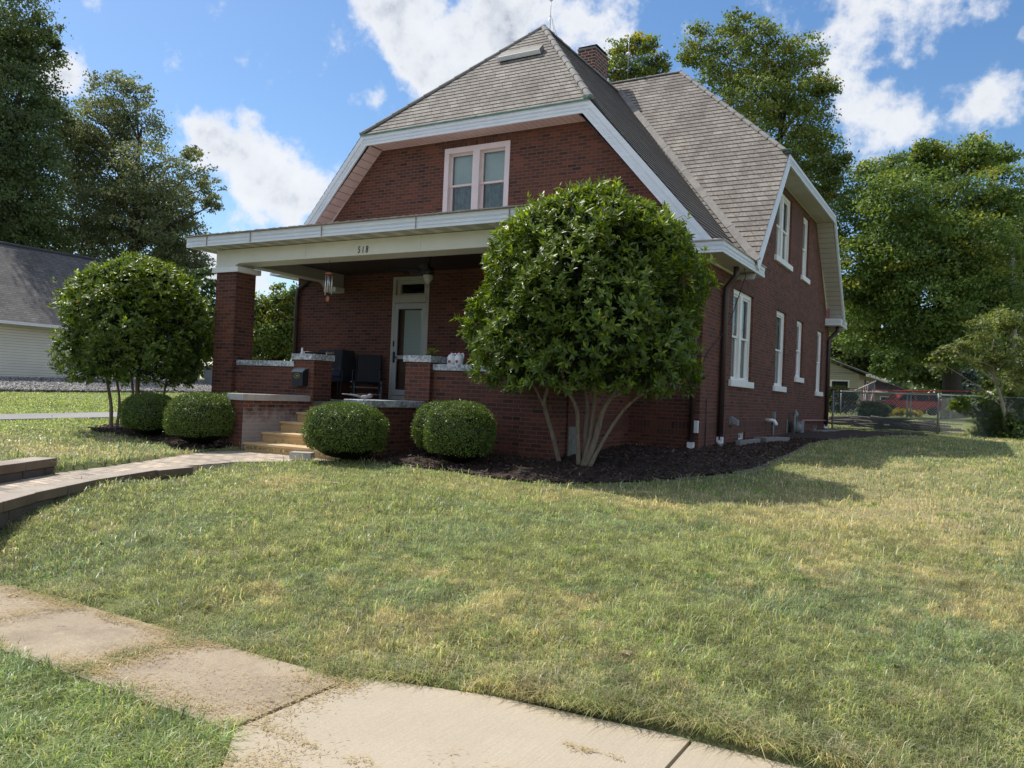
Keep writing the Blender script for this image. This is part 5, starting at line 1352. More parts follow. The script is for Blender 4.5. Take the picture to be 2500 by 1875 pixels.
# flag
fl = empty('flag', (4.1, 43, 1.2), 'American flag hanging from a slanted pole in front of the cream house', 'flag')
MB().tube([(3.55, 43.2, 1.45), (4.78, 43.1, 2.08)], .022, 6).build('flag_pole', M['white'], fl)
def flag_mat():
    m, nt, b = new_mat('flag_cloth'); uv = N(nt, 'ShaderNodeSeparateXYZ'); nt.links.new(coord(nt, 'UV'), uv.inputs[0])
    stp = math_(nt, 'MODULO', math_(nt, 'FLOOR', math_(nt, 'MULTIPLY', uv.outputs[1], 13)), 2)
    c = mix(nt, (.42, .03, .04), (.75, .74, .72), stp)
    can = math_(nt, 'MULTIPLY', math_(nt, 'LESS_THAN', uv.outputs[0], .4), math_(nt, 'GREATER_THAN', uv.outputs[1], .46))
    sx_ = math_(nt, 'SUBTRACT', math_(nt, 'FRACT', math_(nt, 'MULTIPLY', uv.outputs[0], 20)), .5); sy_ = math_(nt, 'SUBTRACT', math_(nt, 'FRACT', math_(nt, 'MULTIPLY', uv.outputs[1], 11)), .5)
    st = math_(nt, 'LESS_THAN', math_(nt, 'ADD', math_(nt, 'MULTIPLY', sx_, sx_), math_(nt, 'MULTIPLY', sy_, sy_)), .06)
    cc = mix(nt, (.025, .035, .12), (.75, .74, .72), st)
    nt.links.new(mix(nt, c, cc, can), b.inputs['Base Color']); b.inputs['Roughness'].default_value = .8; return m
m = MB(); n1, n2 = 14, 10
a = Vector((4.74, 43.1, 2.04)); b2 = Vector((3.95, 43.16, 1.64))
def fp(u, v):      # v along pole, u down the cloth
    p = a.lerp(b2, 1-v); p = p+Vector((-.25*u*(v-.4), .1*math.sin(v*9+u*3)*u, -1.15*u)); return p
for i in range(n1):
    for j in range(n2):
        u0_, u1_, v0_, v1_ = i/n1, (i+1)/n1, j/n2, (j+1)/n2
        m.poly([fp(u0_, v0_), fp(u1_, v0_), fp(u1_, v1_), fp(u0_, v1_)], uv=[(u0_, v0_), (u1_, v0_), (u1_, v1_), (u0_, v1_)], smooth=True)
m.build('flag_cloth', flag_mat(), fl)
# red car: lofted body, glasshouse, wheels
car = empty('parked_car', (5.6, 55.3, .05), 'dark red car parked behind the back yard fence', 'car')
C0 = Vector((5.6, 55.3, .05)); cdir = Vector((.87, .5, 0)).normalized(); csd = Vector((-cdir.y, cdir.x, 0))
def cp(l, s, z): return C0+cdir*l+csd*s+Vector((0, 0, z))
def loft(prof_in, half, name, mat, parent, tum=0):
    m = MB(); L = [cp(l, -half+tum*max(0, z-.95), z) for l, z in prof_in]; Rr = [cp(l, half-tum*max(0, z-.95), z) for l, z in prof_in]
    m.poly(L); m.poly(Rr[::-1])
    for i in range(len(L)): j = (i+1) % len(L); m.poly([L[j], L[i], Rr[i], Rr[j]])
    return m.build(name, mat, parent, bevel=.05)
body = [(-2.4, .35), (-2.42, .7), (-2.2, .92), (-1.35, 1.02), (2.3, 1.02), (2.4, .8), (2.38, .35)]
loft(body, .92, 'body', M['carred'], car)
loft([(-1.3, 1.0), (-.55, 1.62), (1.75, 1.66), (2.25, 1.0)], .84, 'cabin', M['carred'], car, .18)
for s in (-1, 1):
    for l0, l1, l2, l3 in ((-1.02, -.5, .22, .22), (.32, .32, 1.18, 1.22), (1.3, 1.28, 1.72, 2.0)):
        q = [(l0, 1.06), (l1, 1.52), (l2, 1.54), (l3, 1.06)]
        MB().poly([cp(l, s*(.845-.18*max(0, z-.95)+.004), z) for l, z in (q if s > 0 else q)]).build('side_window', M['dark'], car)
    MB().tube([cp(-.4, s*.66, 1.72), cp(1.6, s*.66, 1.76)], .03, 6).build('roof_rail', M['carred'], car)
    for l in (-1.5, 1.5):
        MB().tube([cp(l, s*.72, .34), cp(l, s*.94, .34)], .34, 20).build('wheel', M['tyre'], car)
# kid's bicycle
bk = empty('bicycle', (4.1, 35.4, -.06), 'small purple bicycle standing on the grass behind the fence', 'bicycle')
def wheel(c, r):
    m = MB(); m.tube([(c[0]+r*math.cos(a), c[1]+.3*r*math.cos(a), c[2]+r*math.sin(a)) for a in np.linspace(0, 2*math.pi, 25)], .02, 6, cap=False)
    o = m.build('wheel', M['tyre'], bk); s = MB()
    for a in np.linspace(0, 2*math.pi, 11)[:-1]: s.tube([c, (c[0]+r*math.cos(a), c[1]+.3*r*math.cos(a), c[2]+r*math.sin(a))], .004, 3)
    s.build('spokes', M['metal'], o)
B = Vector((4.3, 35.45, .18)); F = Vector((3.55, 35.22, .18)); bb = Vector((4.0, 35.36, .2)); sp = Vector((4.12, 35.4, .55)); hd = Vector((3.68, 35.26, .6))
wheel(B, .22); wheel(F, .22)
MB().tube([bb, sp], .016, 6).tube([bb, hd], .018, 6).tube([sp, hd], .016, 6).tube([B, sp], .012, 6).tube([B, bb], .012, 6).tube([F, hd], .016, 6).build('frame', M['purple'], bk)
MB().tube([hd, hd+Vector((.02, 0, .12))], .012, 6).tube([hd+Vector((.1, -.24, .16)), hd+Vector((.02, 0, .12)), hd+Vector((.06, .26, .16))], .012, 6).build('handlebar', M['black'], bk)
MB().ball(sp+Vector((.02, 0, .08)), .09, 10, (1.2, .6, .35)).build('saddle', M['black'], bk)
# utility pole and its wires
up_ = empty('utility_pole', (11.9, 35.7, .0), 'weathered wooden utility pole at the right edge in front of the trees', 'utility pole')
MB().tube([(11.93, 35.75, -.2), (11.5, 35.45, 8.75)], [.15, .12], 12).build('post', M['bark_pale'], up_)
m = MB()
for z, dz in ((6.6, .1), (6.35, .05), (7.1, .25)):
    q = Vector((11.58, 35.5, z)); m.tube([q, q+Vector((-3, -1.7, -.3+dz)), q+Vector((-7.5, -3.5, -.2+dz))], .012, 5); m.tube([q, q+Vector((4, 2, -.2)), q+Vector((10, 5, .1))], .012, 5)
m.build('wire', M['black'], up_)
# mulch bed edging
ed = MB(); pl = MR[9:21]
for a, b in zip(pl, pl[1:]):
    a3 = Vector((a[0], a[1], 0)); b3 = Vector((b[0], b[1], 0)); L = (b3-a3).length; n = max(1, int(L/.3)); d = (b3-a3)/L
    for k in range(n):
        c = a3+d*(L*(k+.5)/n); zz = float(gz([c.x], [c.y], False)[0])
        ed.obox(Vector((c.x, c.y, zz-.012)), d, (0, 0, 1), L/n-.01, .07, .07)
solo(ed, 'garden_edging', simple('edging_stone', (.16, .14, .12), .9, var=.3), 'thin dark stone edging between the mulch bed and the lawn at the right', 'edging')
# fallen leaves
def fallen(x, y, s, col, label):
    z = float(gz([x], [y])[0]); z = max(z, -1.35 if y < -7.8 else z)+(.006 if y < -7.8 else .028)
    m = MB(); a = random.uniform(0, 6); pts = []
    for k in range(10):
        r_ = s*(1 if k % 2 == 0 else .55); t = a+k*math.pi/5; pts.append((x+r_*math.cos(t), y+r_*math.sin(t), z+.03*s*10*math.cos(t*1.7)*.3))
    c = (x, y, z+.012)
    for i in range(10): m.poly([c, pts[i], pts[(i+1) % 10]])
    solo(m, 'fallen_leaf', simple('dead_leaf', col, .8, var=.3, scale=30), label, 'leaf', 'fallen leaves on the lawn')
fallen(8.8, -6.87, .05, (.26, .19, .10), 'curled tan leaf on the front lawn near the pale slab')
fallen(1.45, -4.5, .06, (.34, .12, .05), 'orange brown leaf on the lawn edge beside the retaining wall')
fallen(3.56, -3.6, .075, (.28, .22, .13), 'dry brown leaf on the lawn in front of the steps')
fallen(4.45, -7.95, .05, (.42, .30, .16), 'small tan leaf lying on the old sidewalk')
fallen(7.05, -2.05, .06, (.38, .32, .18), 'pale leaf in the tree shadow by the mulch edge')

# ------------------------------------------------------------------ vegetation
LOBES = {
'TALL': [(-36.91,12.86,20.09,2.50),(-36.06,13.38,18.09,1.82),(-35.13,13.90,19.73,0.80),(-34.87,14.08,17.69,0.86),(-36.39,13.23,15.79,2.28),(-34.99,14.05,15.13,0.86),(-36.50,13.20,13.06,2.50),(-35.18,14.00,11.53,1.25),(-36.42,13.29,10.33,2.73),(-34.89,14.22,8.35,1.48),(-36.53,13.28,7.36,2.50),(-38.30,12.14,14.11,3.19),(-38.44,11.99,18.65,2.96),(-38.17,12.29,9.56,3.41),(-34.50,14.28,18.62,0.36),(-34.39,14.41,14.87,0.41)],
'MID': [(-38.47,20.07,18.86,1.32),(-37.10,20.87,18.66,1.10),(-38.86,19.88,16.60,1.97),(-36.70,21.14,16.44,1.71),(-40.20,19.11,15.75,1.32),(-40.85,18.75,14.66,1.84),(-38.54,20.11,13.46,2.76),(-36.04,21.57,13.58,2.05),(-34.84,22.30,11.54,1.97),(-36.86,21.14,10.39,2.76),(-39.82,19.41,10.77,2.76),(-33.43,23.08,13.84,1.00),(-32.72,23.51,12.82,0.84),(-32.57,23.62,11.65,0.68),(-33.81,22.85,14.88,0.68),(-34.33,22.63,9.46,1.71),(-37.47,20.81,8.25,2.63),(-33.60,23.08,7.91,1.18),(-40.65,18.96,8.09,2.37),(-35.19,22.15,7.84,1.58),(-41.15,18.54,17.02,1.05)],
'GAPL': [(-25.45,16.29,5.37,0.76),(-24.53,16.83,5.41,0.76),(-24.85,16.66,3.91,1.17),(-24.80,16.72,2.00,1.27),(-25.74,16.16,3.01,1.06),(-23.89,17.24,2.47,1.06)],
'GAPR': [(-17.13,14.22,3.70,0.73),(-16.36,14.66,4.19,0.66),(-16.63,14.52,2.81,1.00),(-17.24,14.18,2.06,0.91),(-15.92,14.94,2.85,0.91),(-16.44,14.66,1.55,0.82),(-16.04,14.85,3.94,0.55),(-17.43,14.05,3.14,0.66),(-17.20,14.22,0.78,0.73),(-16.26,14.78,0.74,0.73)],
'SMALLBEHIND': [(-6.18,27.32,18.46,0.68),(-5.31,27.83,18.68,0.68),(-6.52,27.14,17.34,0.76),(-5.41,27.79,17.18,1.06),(-4.60,28.26,17.65,0.64),(-5.93,27.50,16.10,1.06),(-4.82,28.15,15.94,1.06),(-5.43,27.82,14.63,1.49)],
'BIG': [(-3.45,32.36,20.14,1.25),(-1.92,33.23,21.35,0.86),(-0.91,33.83,20.72,1.25),(-2.23,33.09,18.83,1.71),(-4.02,32.04,19.43,0.73),(0.11,34.45,19.40,1.25),(1.28,35.12,19.91,1.14),(0.16,34.51,17.58,1.93),(-1.19,33.73,16.83,1.93),(1.74,35.42,17.66,1.25),(2.42,35.81,17.92,0.73),(1.39,35.24,16.05,1.48),(2.01,35.62,14.94,1.09),(2.62,35.99,14.29,1.02),(0.86,34.96,14.20,1.48),(3.13,36.29,13.86,0.77),(0.29,34.65,13.26,1.82),(2.08,35.70,12.67,1.48),(2.98,36.23,12.26,1.02),(2.35,35.89,10.40,1.82)],
'MAPLE': [(5.46,31.90,11.61,1.05),(6.49,32.49,12.27,0.85),(7.70,33.18,12.94,0.85),(8.41,33.60,12.36,1.25),(9.79,34.40,13.04,1.05),(10.84,35.01,12.99,0.85),(11.14,35.20,11.79,0.93),(6.71,32.64,10.66,1.72),(8.99,33.97,10.67,1.92),(10.74,34.99,10.45,1.17),(4.99,31.65,9.87,1.32),(7.13,32.92,8.35,2.12),(9.76,34.45,8.38,1.92),(5.06,31.72,7.54,1.52),(5.98,32.28,5.97,1.78),(8.26,33.61,5.88,2.12),(10.35,34.83,6.18,1.78),(4.49,31.42,5.90,0.93),(5.15,31.83,4.31,1.21),(7.44,33.17,3.92,1.46),(9.54,34.39,4.02,1.46),(11.17,35.28,7.84,1.34),(11.59,35.57,5.43,1.21),(6.43,32.59,2.75,0.85),(11.30,35.42,3.60,1.11)],
'EDGE': [(12.12,45.06,10.13,1.34),(12.50,45.31,7.96,1.70),(12.46,45.22,12.81,0.97),(13.16,45.66,10.42,2.19)],
'DOG': [(10.86,16.65,3.05,0.46),(11.34,16.94,2.89,0.46),(10.46,16.43,2.55,0.49),(9.89,16.11,2.09,0.41),(9.38,15.81,1.77,0.32),(11.00,16.75,2.03,0.55),(11.47,17.03,1.93,0.49),(10.03,16.17,2.77,0.29),(11.39,16.99,1.20,0.44),(10.48,16.45,1.88,0.36),(9.63,15.95,2.20,0.24),(11.93,17.29,2.44,0.61)],
'VINE': [(10.52,16.84,0.55,0.42),(11.15,17.21,0.56,0.49),(10.96,17.11,-0.04,0.55),(11.44,17.39,-0.27,0.49),(9.93,16.50,0.52,0.29),(10.65,16.93,-0.43,0.37),(11.70,17.53,0.24,0.55)],
'FARR': [(-1.53,68.39,8.12,2.28),(-0.78,68.87,5.13,2.09),(1.20,70.03,4.84,1.71),(3.83,71.57,4.59,1.52),(5.80,72.72,4.31,1.71),(11.07,75.80,3.81,1.52),(13.05,76.97,3.15,1.52),(0.47,69.57,7.08,1.90),(7.13,73.50,3.99,1.52)],
'SPRUCE': [(9.37,57.45,3.48,0.55),(9.34,57.45,2.72,0.79),(9.29,57.43,1.96,0.97),(9.31,57.45,1.35,1.09)],
'SH1': [(2.99,38.72,1.20,0.38),(3.40,38.96,1.17,0.43),(3.82,39.21,1.00,0.38),(3.22,38.86,0.57,0.48),(3.73,39.16,0.47,0.43)],
'SH2': [(5.99,27.75,0.28,0.36),(6.35,27.96,0.30,0.44),(6.67,28.14,0.26,0.29),(6.20,27.88,-0.04,0.36)],
'FLOW': [(6.20,37.13,0.16,0.22),(6.58,37.35,0.22,0.24),(7.06,37.63,0.20,0.22),(7.45,37.86,0.18,0.20)],
}
def nrm(a): return a/np.maximum(np.linalg.norm(a, axis=1), 1e-9)[:, None]
def leaves(P, A, Nn, L, W, fold=0):
    """leaf quads: P base, A long axis, Nn normal"""
    n = len(P); S = np.cross(Nn, A); L = L[:, None]; W = W[:, None]
    if fold:
        mid = P+A*L*.5-Nn*W*fold
        V = np.stack([P, P+A*L*.5+S*W*.5, P+A*L, P+A*L*.5-S*W*.5, mid], 1).reshape(-1, 3)
        b = np.arange(n)[:, None]*5
        Q = np.concatenate([b+np.array([[0, 4, 2, 1]]), b+np.array([[0, 3, 2, 4]])]); per = 5
    else:
        V = np.stack([P, P+A*L*.5+S*W*.5, P+A*L, P+A*L*.5-S*W*.5], 1).reshape(-1, 3)
        Q = np.arange(n*4).reshape(n, 4); per = 4
    return V, Q, per
def ball_pts(n, pw=2.4):
    d = nrm(rng.normal(size=(n, 3))); return d*(rng.random(n)**(1/pw))[:, None]

def magnolia(name, base, prof, zt, zb, n, label, stems, cx, cy):
    """multi-stem clipped evergreen: crown follows a radius profile (height fraction -> radius)"""
    root = empty(name, base, label, 'tree', 'clipped glossy evergreen trees')
    tk = MB()
    for s in stems: tk.tube(*s, 9)
    tk.build('trunk', M['bark_mag'], root)
    # whorls: tips of twigs near the crown surface carry rosettes of leaves
    nt_ = n//9
    h = rng.random(nt_)**.85; ph = rng.uniform(0, 2*math.pi, nt_)
    hp, rp = [p[0] for p in prof], [p[1] for p in prof]
    R_ = np.interp(h, hp, rp)*(1+.09*np.sin(ph*3+h*9+1)+.07*np.sin(ph*7-h*13))
    lump = fbm(ph*1.6+3, h*6, 1.3, 21)
    rr = R_*(.99-.28*rng.random(nt_)**2.2+.15*(lump-.5))
    z = zb+(zt-zb)*h-.32*(1-h)*np.clip(rr/1.7, 0, 1)**2*.0
    T = np.stack([cx+rr*np.cos(ph), cy+rr*np.sin(ph), z], 1)
    # extra twigs on the dome and shoots that stick out
    out = np.stack([np.cos(ph), np.sin(ph), (h-.36)*1.9], 1); out = nrm(out)
    T = T+out*np.where(rng.random(nt_) < .10, rng.uniform(.03, .16, nt_), 0)[:, None]
    dirn_ = nrm(out*.9+np.array([0, 0, .55])+rng.normal(size=(nt_, 3))*.4)
    k = 9; Tn = np.repeat(T, k, 0); D = np.repeat(dirn_, k, 0)
    side = nrm(np.cross(D, rng.normal(size=D.shape)))
    A = nrm(D*rng.uniform(.1, .95, (len(D), 1))+side)
    Nn = nrm(np.cross(np.cross(A, D), A)+rng.normal(size=A.shape)*.16)
    P = Tn-D*rng.uniform(0, .10, (len(D), 1))
    V, Q, per = leaves(P, A, Nn, rng.uniform(.08, .13, len(P)), rng.uniform(.031, .046, len(P)), .18)
    tone = np.repeat(rng.random(nt_), k)*.6+rng.random(len(P))*.4; hh = np.repeat(h, k)
    c = np.array([.048, .082, .014])+np.outer(tone, [.10, .13, .018])+np.outer(hh**2, [.05, .055, .003])
    young = (rng.random(len(P)) < .22*(.25+hh))[:, None]; c = np.where(young, c*[2.1, 1.9, 1.2], c)
    yel = (rng.random(len(P)) < .006)[:, None]; c = np.where(yel, [.25, .16, .05], c)
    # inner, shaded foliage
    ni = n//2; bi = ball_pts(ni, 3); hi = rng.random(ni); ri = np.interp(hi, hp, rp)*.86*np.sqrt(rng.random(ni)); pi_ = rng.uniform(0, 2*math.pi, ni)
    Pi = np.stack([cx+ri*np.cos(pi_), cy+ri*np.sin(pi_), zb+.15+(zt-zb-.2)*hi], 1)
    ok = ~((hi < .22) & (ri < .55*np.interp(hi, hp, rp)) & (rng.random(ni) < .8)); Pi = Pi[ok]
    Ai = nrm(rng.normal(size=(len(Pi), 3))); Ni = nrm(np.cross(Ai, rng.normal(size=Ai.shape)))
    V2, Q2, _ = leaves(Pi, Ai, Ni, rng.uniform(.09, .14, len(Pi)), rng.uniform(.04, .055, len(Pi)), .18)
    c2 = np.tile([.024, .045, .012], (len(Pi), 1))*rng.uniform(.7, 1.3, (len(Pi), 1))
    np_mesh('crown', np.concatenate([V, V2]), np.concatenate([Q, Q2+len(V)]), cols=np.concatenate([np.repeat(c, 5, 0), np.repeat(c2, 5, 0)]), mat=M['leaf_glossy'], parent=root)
    return root
def stem(pts, r0, r1):
    pts = [Vector(p) for p in pts]
    # light smoothing through the given points
    out = []
    for i in range(len(pts)-1):
        p0, p1, p2, p3 = pts[max(i-1, 0)], pts[i], pts[i+1], pts[min(i+2, len(pts)-1)]
        for k in range(5):
            t = k/5
            out.append(.5*((2*p1)+(p2-p0)*t+(2*p0-5*p1+4*p2-p3)*t*t+(3*p1-p0-3*p2+p3)*t**3))
    out.append(pts[-1]); n = len(out)
    return (out, [.66*(r0+(r1-r0)*i/(n-1))*(1+.07*math.sin(i*2.1+r0*90))+(.012*math.exp(-i*.9)) for i in range(n)])
bx_, by_, bz_ = 5.43, -.42, -.78
ex, ey = .864, .503       # horizontal direction that runs along the picture plane
def mp(u, z, d=0): return (bx_+ex*u-ey*d, by_+ey*u+ex*d, z)
stems = [stem([mp(-.28, bz_, .35), mp(-.42, -.3, .3), mp(-.56, .15, .25), mp(-.52, .45, .2), mp(-.55, 1.0, .2)], .055, .03),
         stem([mp(-.56, .12, .25), mp(-.72, .4, .3), mp(-.95, .7, .3), mp(-1.15, 1.0, .2)], .03, .015),
         stem([mp(-.02, bz_, .05), mp(-.06, -.3), mp(-.10, .1, -.1), mp(-.28, .45, -.1), mp(-.36, .8, -.15), mp(-.4, 1.4, -.1)], .055, .025),
         stem([mp(.06, bz_, .1), mp(.06, -.2, .1), mp(.08, .2, .2), mp(-.02, .55, .25), mp(-.18, .8, .3), mp(-.2, 1.5, .2)], .05, .025),
         stem([mp(.02, bz_, -.02), mp(.12, -.3), mp(.17, .2, .05), mp(.17, .65, .05), mp(.2, 1.5, 0)], .06, .028),
         stem([mp(.06, bz_, -.06), mp(.2, -.3, -.05), mp(.3, .12, -.05), mp(.55, .5, 0), mp(.68, .75, .05), mp(.7, 1.5, .1)], .075, .03),
         stem([mp(.42, .3, -.03), mp(.75, .5, -.1), mp(.98, .8, -.1), mp(1.2, 1.2, -.1)], .038, .018),
         stem([mp(.1, bz_, -.1), mp(.3, -.35, -.12), mp(.6, .15, -.15), mp(.95, .45, -.2), mp(1.25, .7, -.2), mp(1.4, 1.1, -.1)], .045, .018),
         stem([mp(.64, .68, .05), mp(.5, .95, .1), mp(.45, 1.5, .1)], .025, .012), stem([mp(.17, .6, .05), mp(.0, .75, .0), mp(-.1, 1.3, 0)], .02, .01)]
magnolia('magnolia_tree', (5.43, -.42, -.8), [(0, 1.34), (.06, 1.54), (.16, 1.64), (.28, 1.67), (.42, 1.65), (.56, 1.60), (.68, 1.46), (.80, 1.24), (.90, .86), (.97, .45), (1, .15)], 3.36, .36, 38000,
         'large glossy evergreen with pale forked stems at the right corner of the porch', stems, 5.46, -.44)
bx_, by_, bz_ = -4.42, -.82, -.85
stems = [stem([mp(-.5, bz_, 0), mp(-.52, -.3), mp(-.62, .2), mp(-.7, .8)], .06, .035), stem([mp(-.44, bz_, .1), mp(-.40, -.2, .1), mp(-.5, .3, .1)], .045, .03),
         stem([mp(.05, bz_, 0), mp(.02, -.2), mp(.0, .3), mp(.05, 1.0)], .08, .05), stem([mp(-.08, bz_, .1), mp(-.12, -.1, .1), mp(-.2, .4, .1)], .05, .03),
         stem([mp(.5, bz_, .2), mp(.46, -.2, .2), mp(.5, .3, .2)], .045, .03)]
magnolia('magnolia_tree', (-4.42, -.82, -.85), [(0, 1.1), (.07, 1.3), (.2, 1.43), (.4, 1.49), (.58, 1.42), (.72, 1.24), (.85, .96), (.94, .6), (1, .22)], 2.76, .19, 27000,
         'rounded glossy evergreen behind the clipped bushes at the left end of the porch', stems, -4.46, -.84)

def boxwood(loc, rx_, ry_, h, n, label):
    cx, cy = loc; zb = float(gz([cx], [cy], False)[0])+.01; 
    d = nrm(rng.normal(size=(n, 3))); d[:, 2] = np.where(d[:, 2] < -.55, -d[:, 2], d[:, 2]); e = 2.5
    s = (np.abs(d[:, 0])**e+np.abs(d[:, 1])**e+np.abs(d[:, 2])**e)**(-1/e)
    ph = np.arctan2(d[:, 1], d[:, 0])
    bumpy = 1+.085*(fbm(ph*1.5+cx*3.1, d[:, 2]*2.5, 1.6, 31)-.5)*2+.03*rng.normal(size=n)+np.where(rng.random(n) < .012, .07*rng.random(n), 0)
    depth = 1-.10*rng.random(n)**2
    hh = h/2; P = d*s[:, None]*(bumpy*depth)[:, None]*[rx_, ry_, hh]
    taper = 1-.10*np.clip(-P[:, 2]/hh, 0, 1)
    P[:, :2] *= taper[:, None]; P += [cx, cy, zb+hh]
    A = nrm(d*.5+rng.normal(size=(n, 3))*.8+[0, 0, .25]); Nn = nrm(np.cross(np.cross(A, d), A)+rng.normal(size=A.shape)*.45)
    V, Q, _ = leaves(P, A, Nn, rng.uniform(.018, .034, n), rng.uniform(.011, .019, n))
    t = rng.random(n); c = np.array([.060, .10, .022])+np.outer(t, [.12, .15, .032]); c *= (.7+.6*fbm(ph*2, d[:, 2]*3, 1.7, 33))[:, None]
    c = np.where((rng.random(n) < .05)[:, None], c*[1.9, 1.6, 1.2], c)
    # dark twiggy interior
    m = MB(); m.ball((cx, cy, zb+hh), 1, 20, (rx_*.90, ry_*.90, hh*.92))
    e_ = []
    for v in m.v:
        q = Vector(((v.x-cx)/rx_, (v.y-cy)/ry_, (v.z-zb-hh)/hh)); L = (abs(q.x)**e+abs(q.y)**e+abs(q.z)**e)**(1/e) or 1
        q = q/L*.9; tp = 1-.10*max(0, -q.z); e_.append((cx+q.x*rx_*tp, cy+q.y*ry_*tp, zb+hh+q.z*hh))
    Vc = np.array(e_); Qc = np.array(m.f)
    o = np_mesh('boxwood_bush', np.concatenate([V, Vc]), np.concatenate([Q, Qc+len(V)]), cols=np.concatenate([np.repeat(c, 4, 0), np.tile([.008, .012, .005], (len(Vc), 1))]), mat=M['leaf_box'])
    tag(o, label, 'bush', 'clipped round bushes along the porch')
boxwood((2.25, -1.98), .60, .56, .86, 30000, 'clipped round bush directly right of the wooden steps, hiding their right end')
boxwood((3.93, -1.40), .485, .50, .92, 27000, 'clipped round bush nearest the large glossy tree, in front of its twin')
boxwood((3.22, -.78), .47, .46, .86, 20000, 'clipped bush mostly hidden behind another one, against the porch wall right of the steps')
boxwood((-.97, -2.02), .53, .53, .88, 26000, 'clipped round bush directly left of the brick cheek wall and steps')
boxwood((-2.86, -1.62), .49, .49, .80, 22000, 'leftmost clipped round bush, below the glossy tree at the left')
boxwood((-1.62, -.78), .5, .45, .84, 18000, 'clipped bush half hidden between the porch pillar and its neighbour on the left')

def tree(name, key, base, label, n, size, dark, light, cat='tree', trunk_r=.3, depth=.7, group=None, thick=1.0, mat='leaf_tree', limbs=True, back=True, bark='bark_dark', clump=.5, hang=0, yellow=0, up=.5):
    lob = np.array(LOBES[key]); C, Rr = lob[:, :3].copy(), lob[:, 3]
    vd = nrm(C-np.array(CAM)); half = (C[:, :2].max(0)-C[:, :2].min(0)); wdt = max(math.hypot(*half)/2, Rr.max())
    ctr = C.mean(0)
    off = rng.uniform(-1, 1, len(C))*wdt*depth
    C2 = C+vd*off[:, None]
    if back:       # fill the far side so the crown is a volume, not a sheet
        sel = rng.random(len(C)) < .6
        C3 = C[sel]+vd[sel]*(np.abs(rng.normal(size=sel.sum()))*wdt*depth*.9)[:, None]; R3 = Rr[sel]*.9
        C2 = np.concatenate([C2, C3]); Rr = np.concatenate([Rr, R3])
    root = empty(name, base, label, cat, group)
    wts = Rr**2; wts = wts/wts.sum()
    k = 42; nc = n//k; li = rng.choice(len(C2), nc, p=wts)
    cp_ = C2[li]+ball_pts(nc, 4.0)*Rr[li][:, None]*[1, 1, .92]
    Pc = np.repeat(cp_, k, 0); cr_ = np.repeat(Rr[li], k)
    P = Pc+rng.normal(size=Pc.shape)*(clump*.40*np.minimum(cr_, 1.5))[:, None]*[1, 1, .42]
    A = nrm(rng.normal(size=P.shape)+[0, 0, -hang]); Nn = nrm(rng.normal(size=P.shape)*.42+[0, 0, up]+.7*np.repeat(nrm(cp_-C2[li]), k, 0)+np.repeat(rng.normal(size=(nc, 3))*.35, k, 0)); Nn = nrm(np.cross(np.cross(A, Nn), A))
    L = size*rng.uniform(.7, 1.35, len(P)); V, Q, _ = leaves(P, A, Nn, L, L*.62*thick)
    t = np.repeat(rng.random(nc), k)*.7+rng.random(len(P))*.3
    c = np.array(dark)+np.outer(t, np.array(light)-np.array(dark))
    if yellow:
        zz = (P[:, 2]-C[:, 2].min())/(np.ptp(C[:, 2])+.1); yl = np.repeat(rng.random(nc), k) < yellow*(.3+zz); c = np.where(yl[:, None], c*[1.75, 1.25, .8], c)
    np_mesh('crown', V, Q, cols=np.repeat(c, 4, 0), mat=M[mat], parent=root)
    m = MB(); b = Vector(base); top = Vector(ctr)+Vector((0, 0, 0)); tz = b.z+(C[:, 2].max()-b.z)*.86
    tp = Vector((ctr[0], ctr[1], tz)); pts = [b.lerp(tp, t)+Vector((math.sin(t*7)*.15*t, math.cos(t*5)*.12*t, 0)) for t in np.linspace(0, 1, 9)]
    m.tube(pts, [trunk_r*(1.25 if i == 0 else 1)*(1-.85*i/8) for i in range(9)], 10)
    if limbs:
        for c_, r_ in zip(C2, Rr):
            z0 = max(b.z+.25*(tz-b.z), c_[2]-.55*math.hypot(c_[0]-ctr[0], c_[1]-ctr[1])-r_); t = min(max((z0-b.z)/(tz-b.z), .2), .95); s = b.lerp(tp, t); e = Vector(c_)
            q = s.lerp(e, .5)+Vector((rng.normal()*.2, rng.normal()*.2, .15*(e-s).length*.5)); r1 = trunk_r*.3*(1-t*.5)
            m.tube([s, q, e], [r1, r1*.6, r1*.2], 6)
            for _ in range(3):
                g = e+Vector(ball_pts(1, 3)[0])*float(r_)*.8; m.tube([q.lerp(e, .7), g], [r1*.3, r1*.08], 4)
    if trunk_r > 0: m.build('trunk', M[bark], root)
    return root
DK, LT = (.03, .05, .016), (.10, .14, .036)
tree('tall_tree', 'TALL', (-37.6, 12.5, .2), 'very tall dark tree cut by the left edge of the view', 90000, .17, (.038, .064, .028), (.16, .21, .085), trunk_r=.45, group=None, clump=.55, hang=.6)
tree('broad_tree', 'MID', (-36.8, 21.2, .2), 'broad grey green tree behind the white sided house with a branch reaching right', 92000, .17, (.065, .082, .045), (.27, .30, .17), trunk_r=.5, mat='leaf_tree', clump=.5)
tree('shade_tree', 'GAPL', (-25, 16.6, .1), 'small dark tree seen between the left glossy tree and the brick pillar', 14000, .17, DK, (.06, .10, .03), trunk_r=.18)
tree('leafy_shrub', 'GAPR', (-16.8, 14.4, -.2), 'light green leafy shrub tree seen through the porch opening', 26000, .14, (.05, .085, .024), (.19, .25, .06), trunk_r=.15, yellow=.3)
tree('shade_tree', 'SMALLBEHIND', (-5.5, 27.7, .1), 'tree top showing between the brick chimney and the main ridge', 17000, .16, (.055, .085, .022), (.27, .33, .09), trunk_r=.25, yellow=.12, clump=.5, back=False)
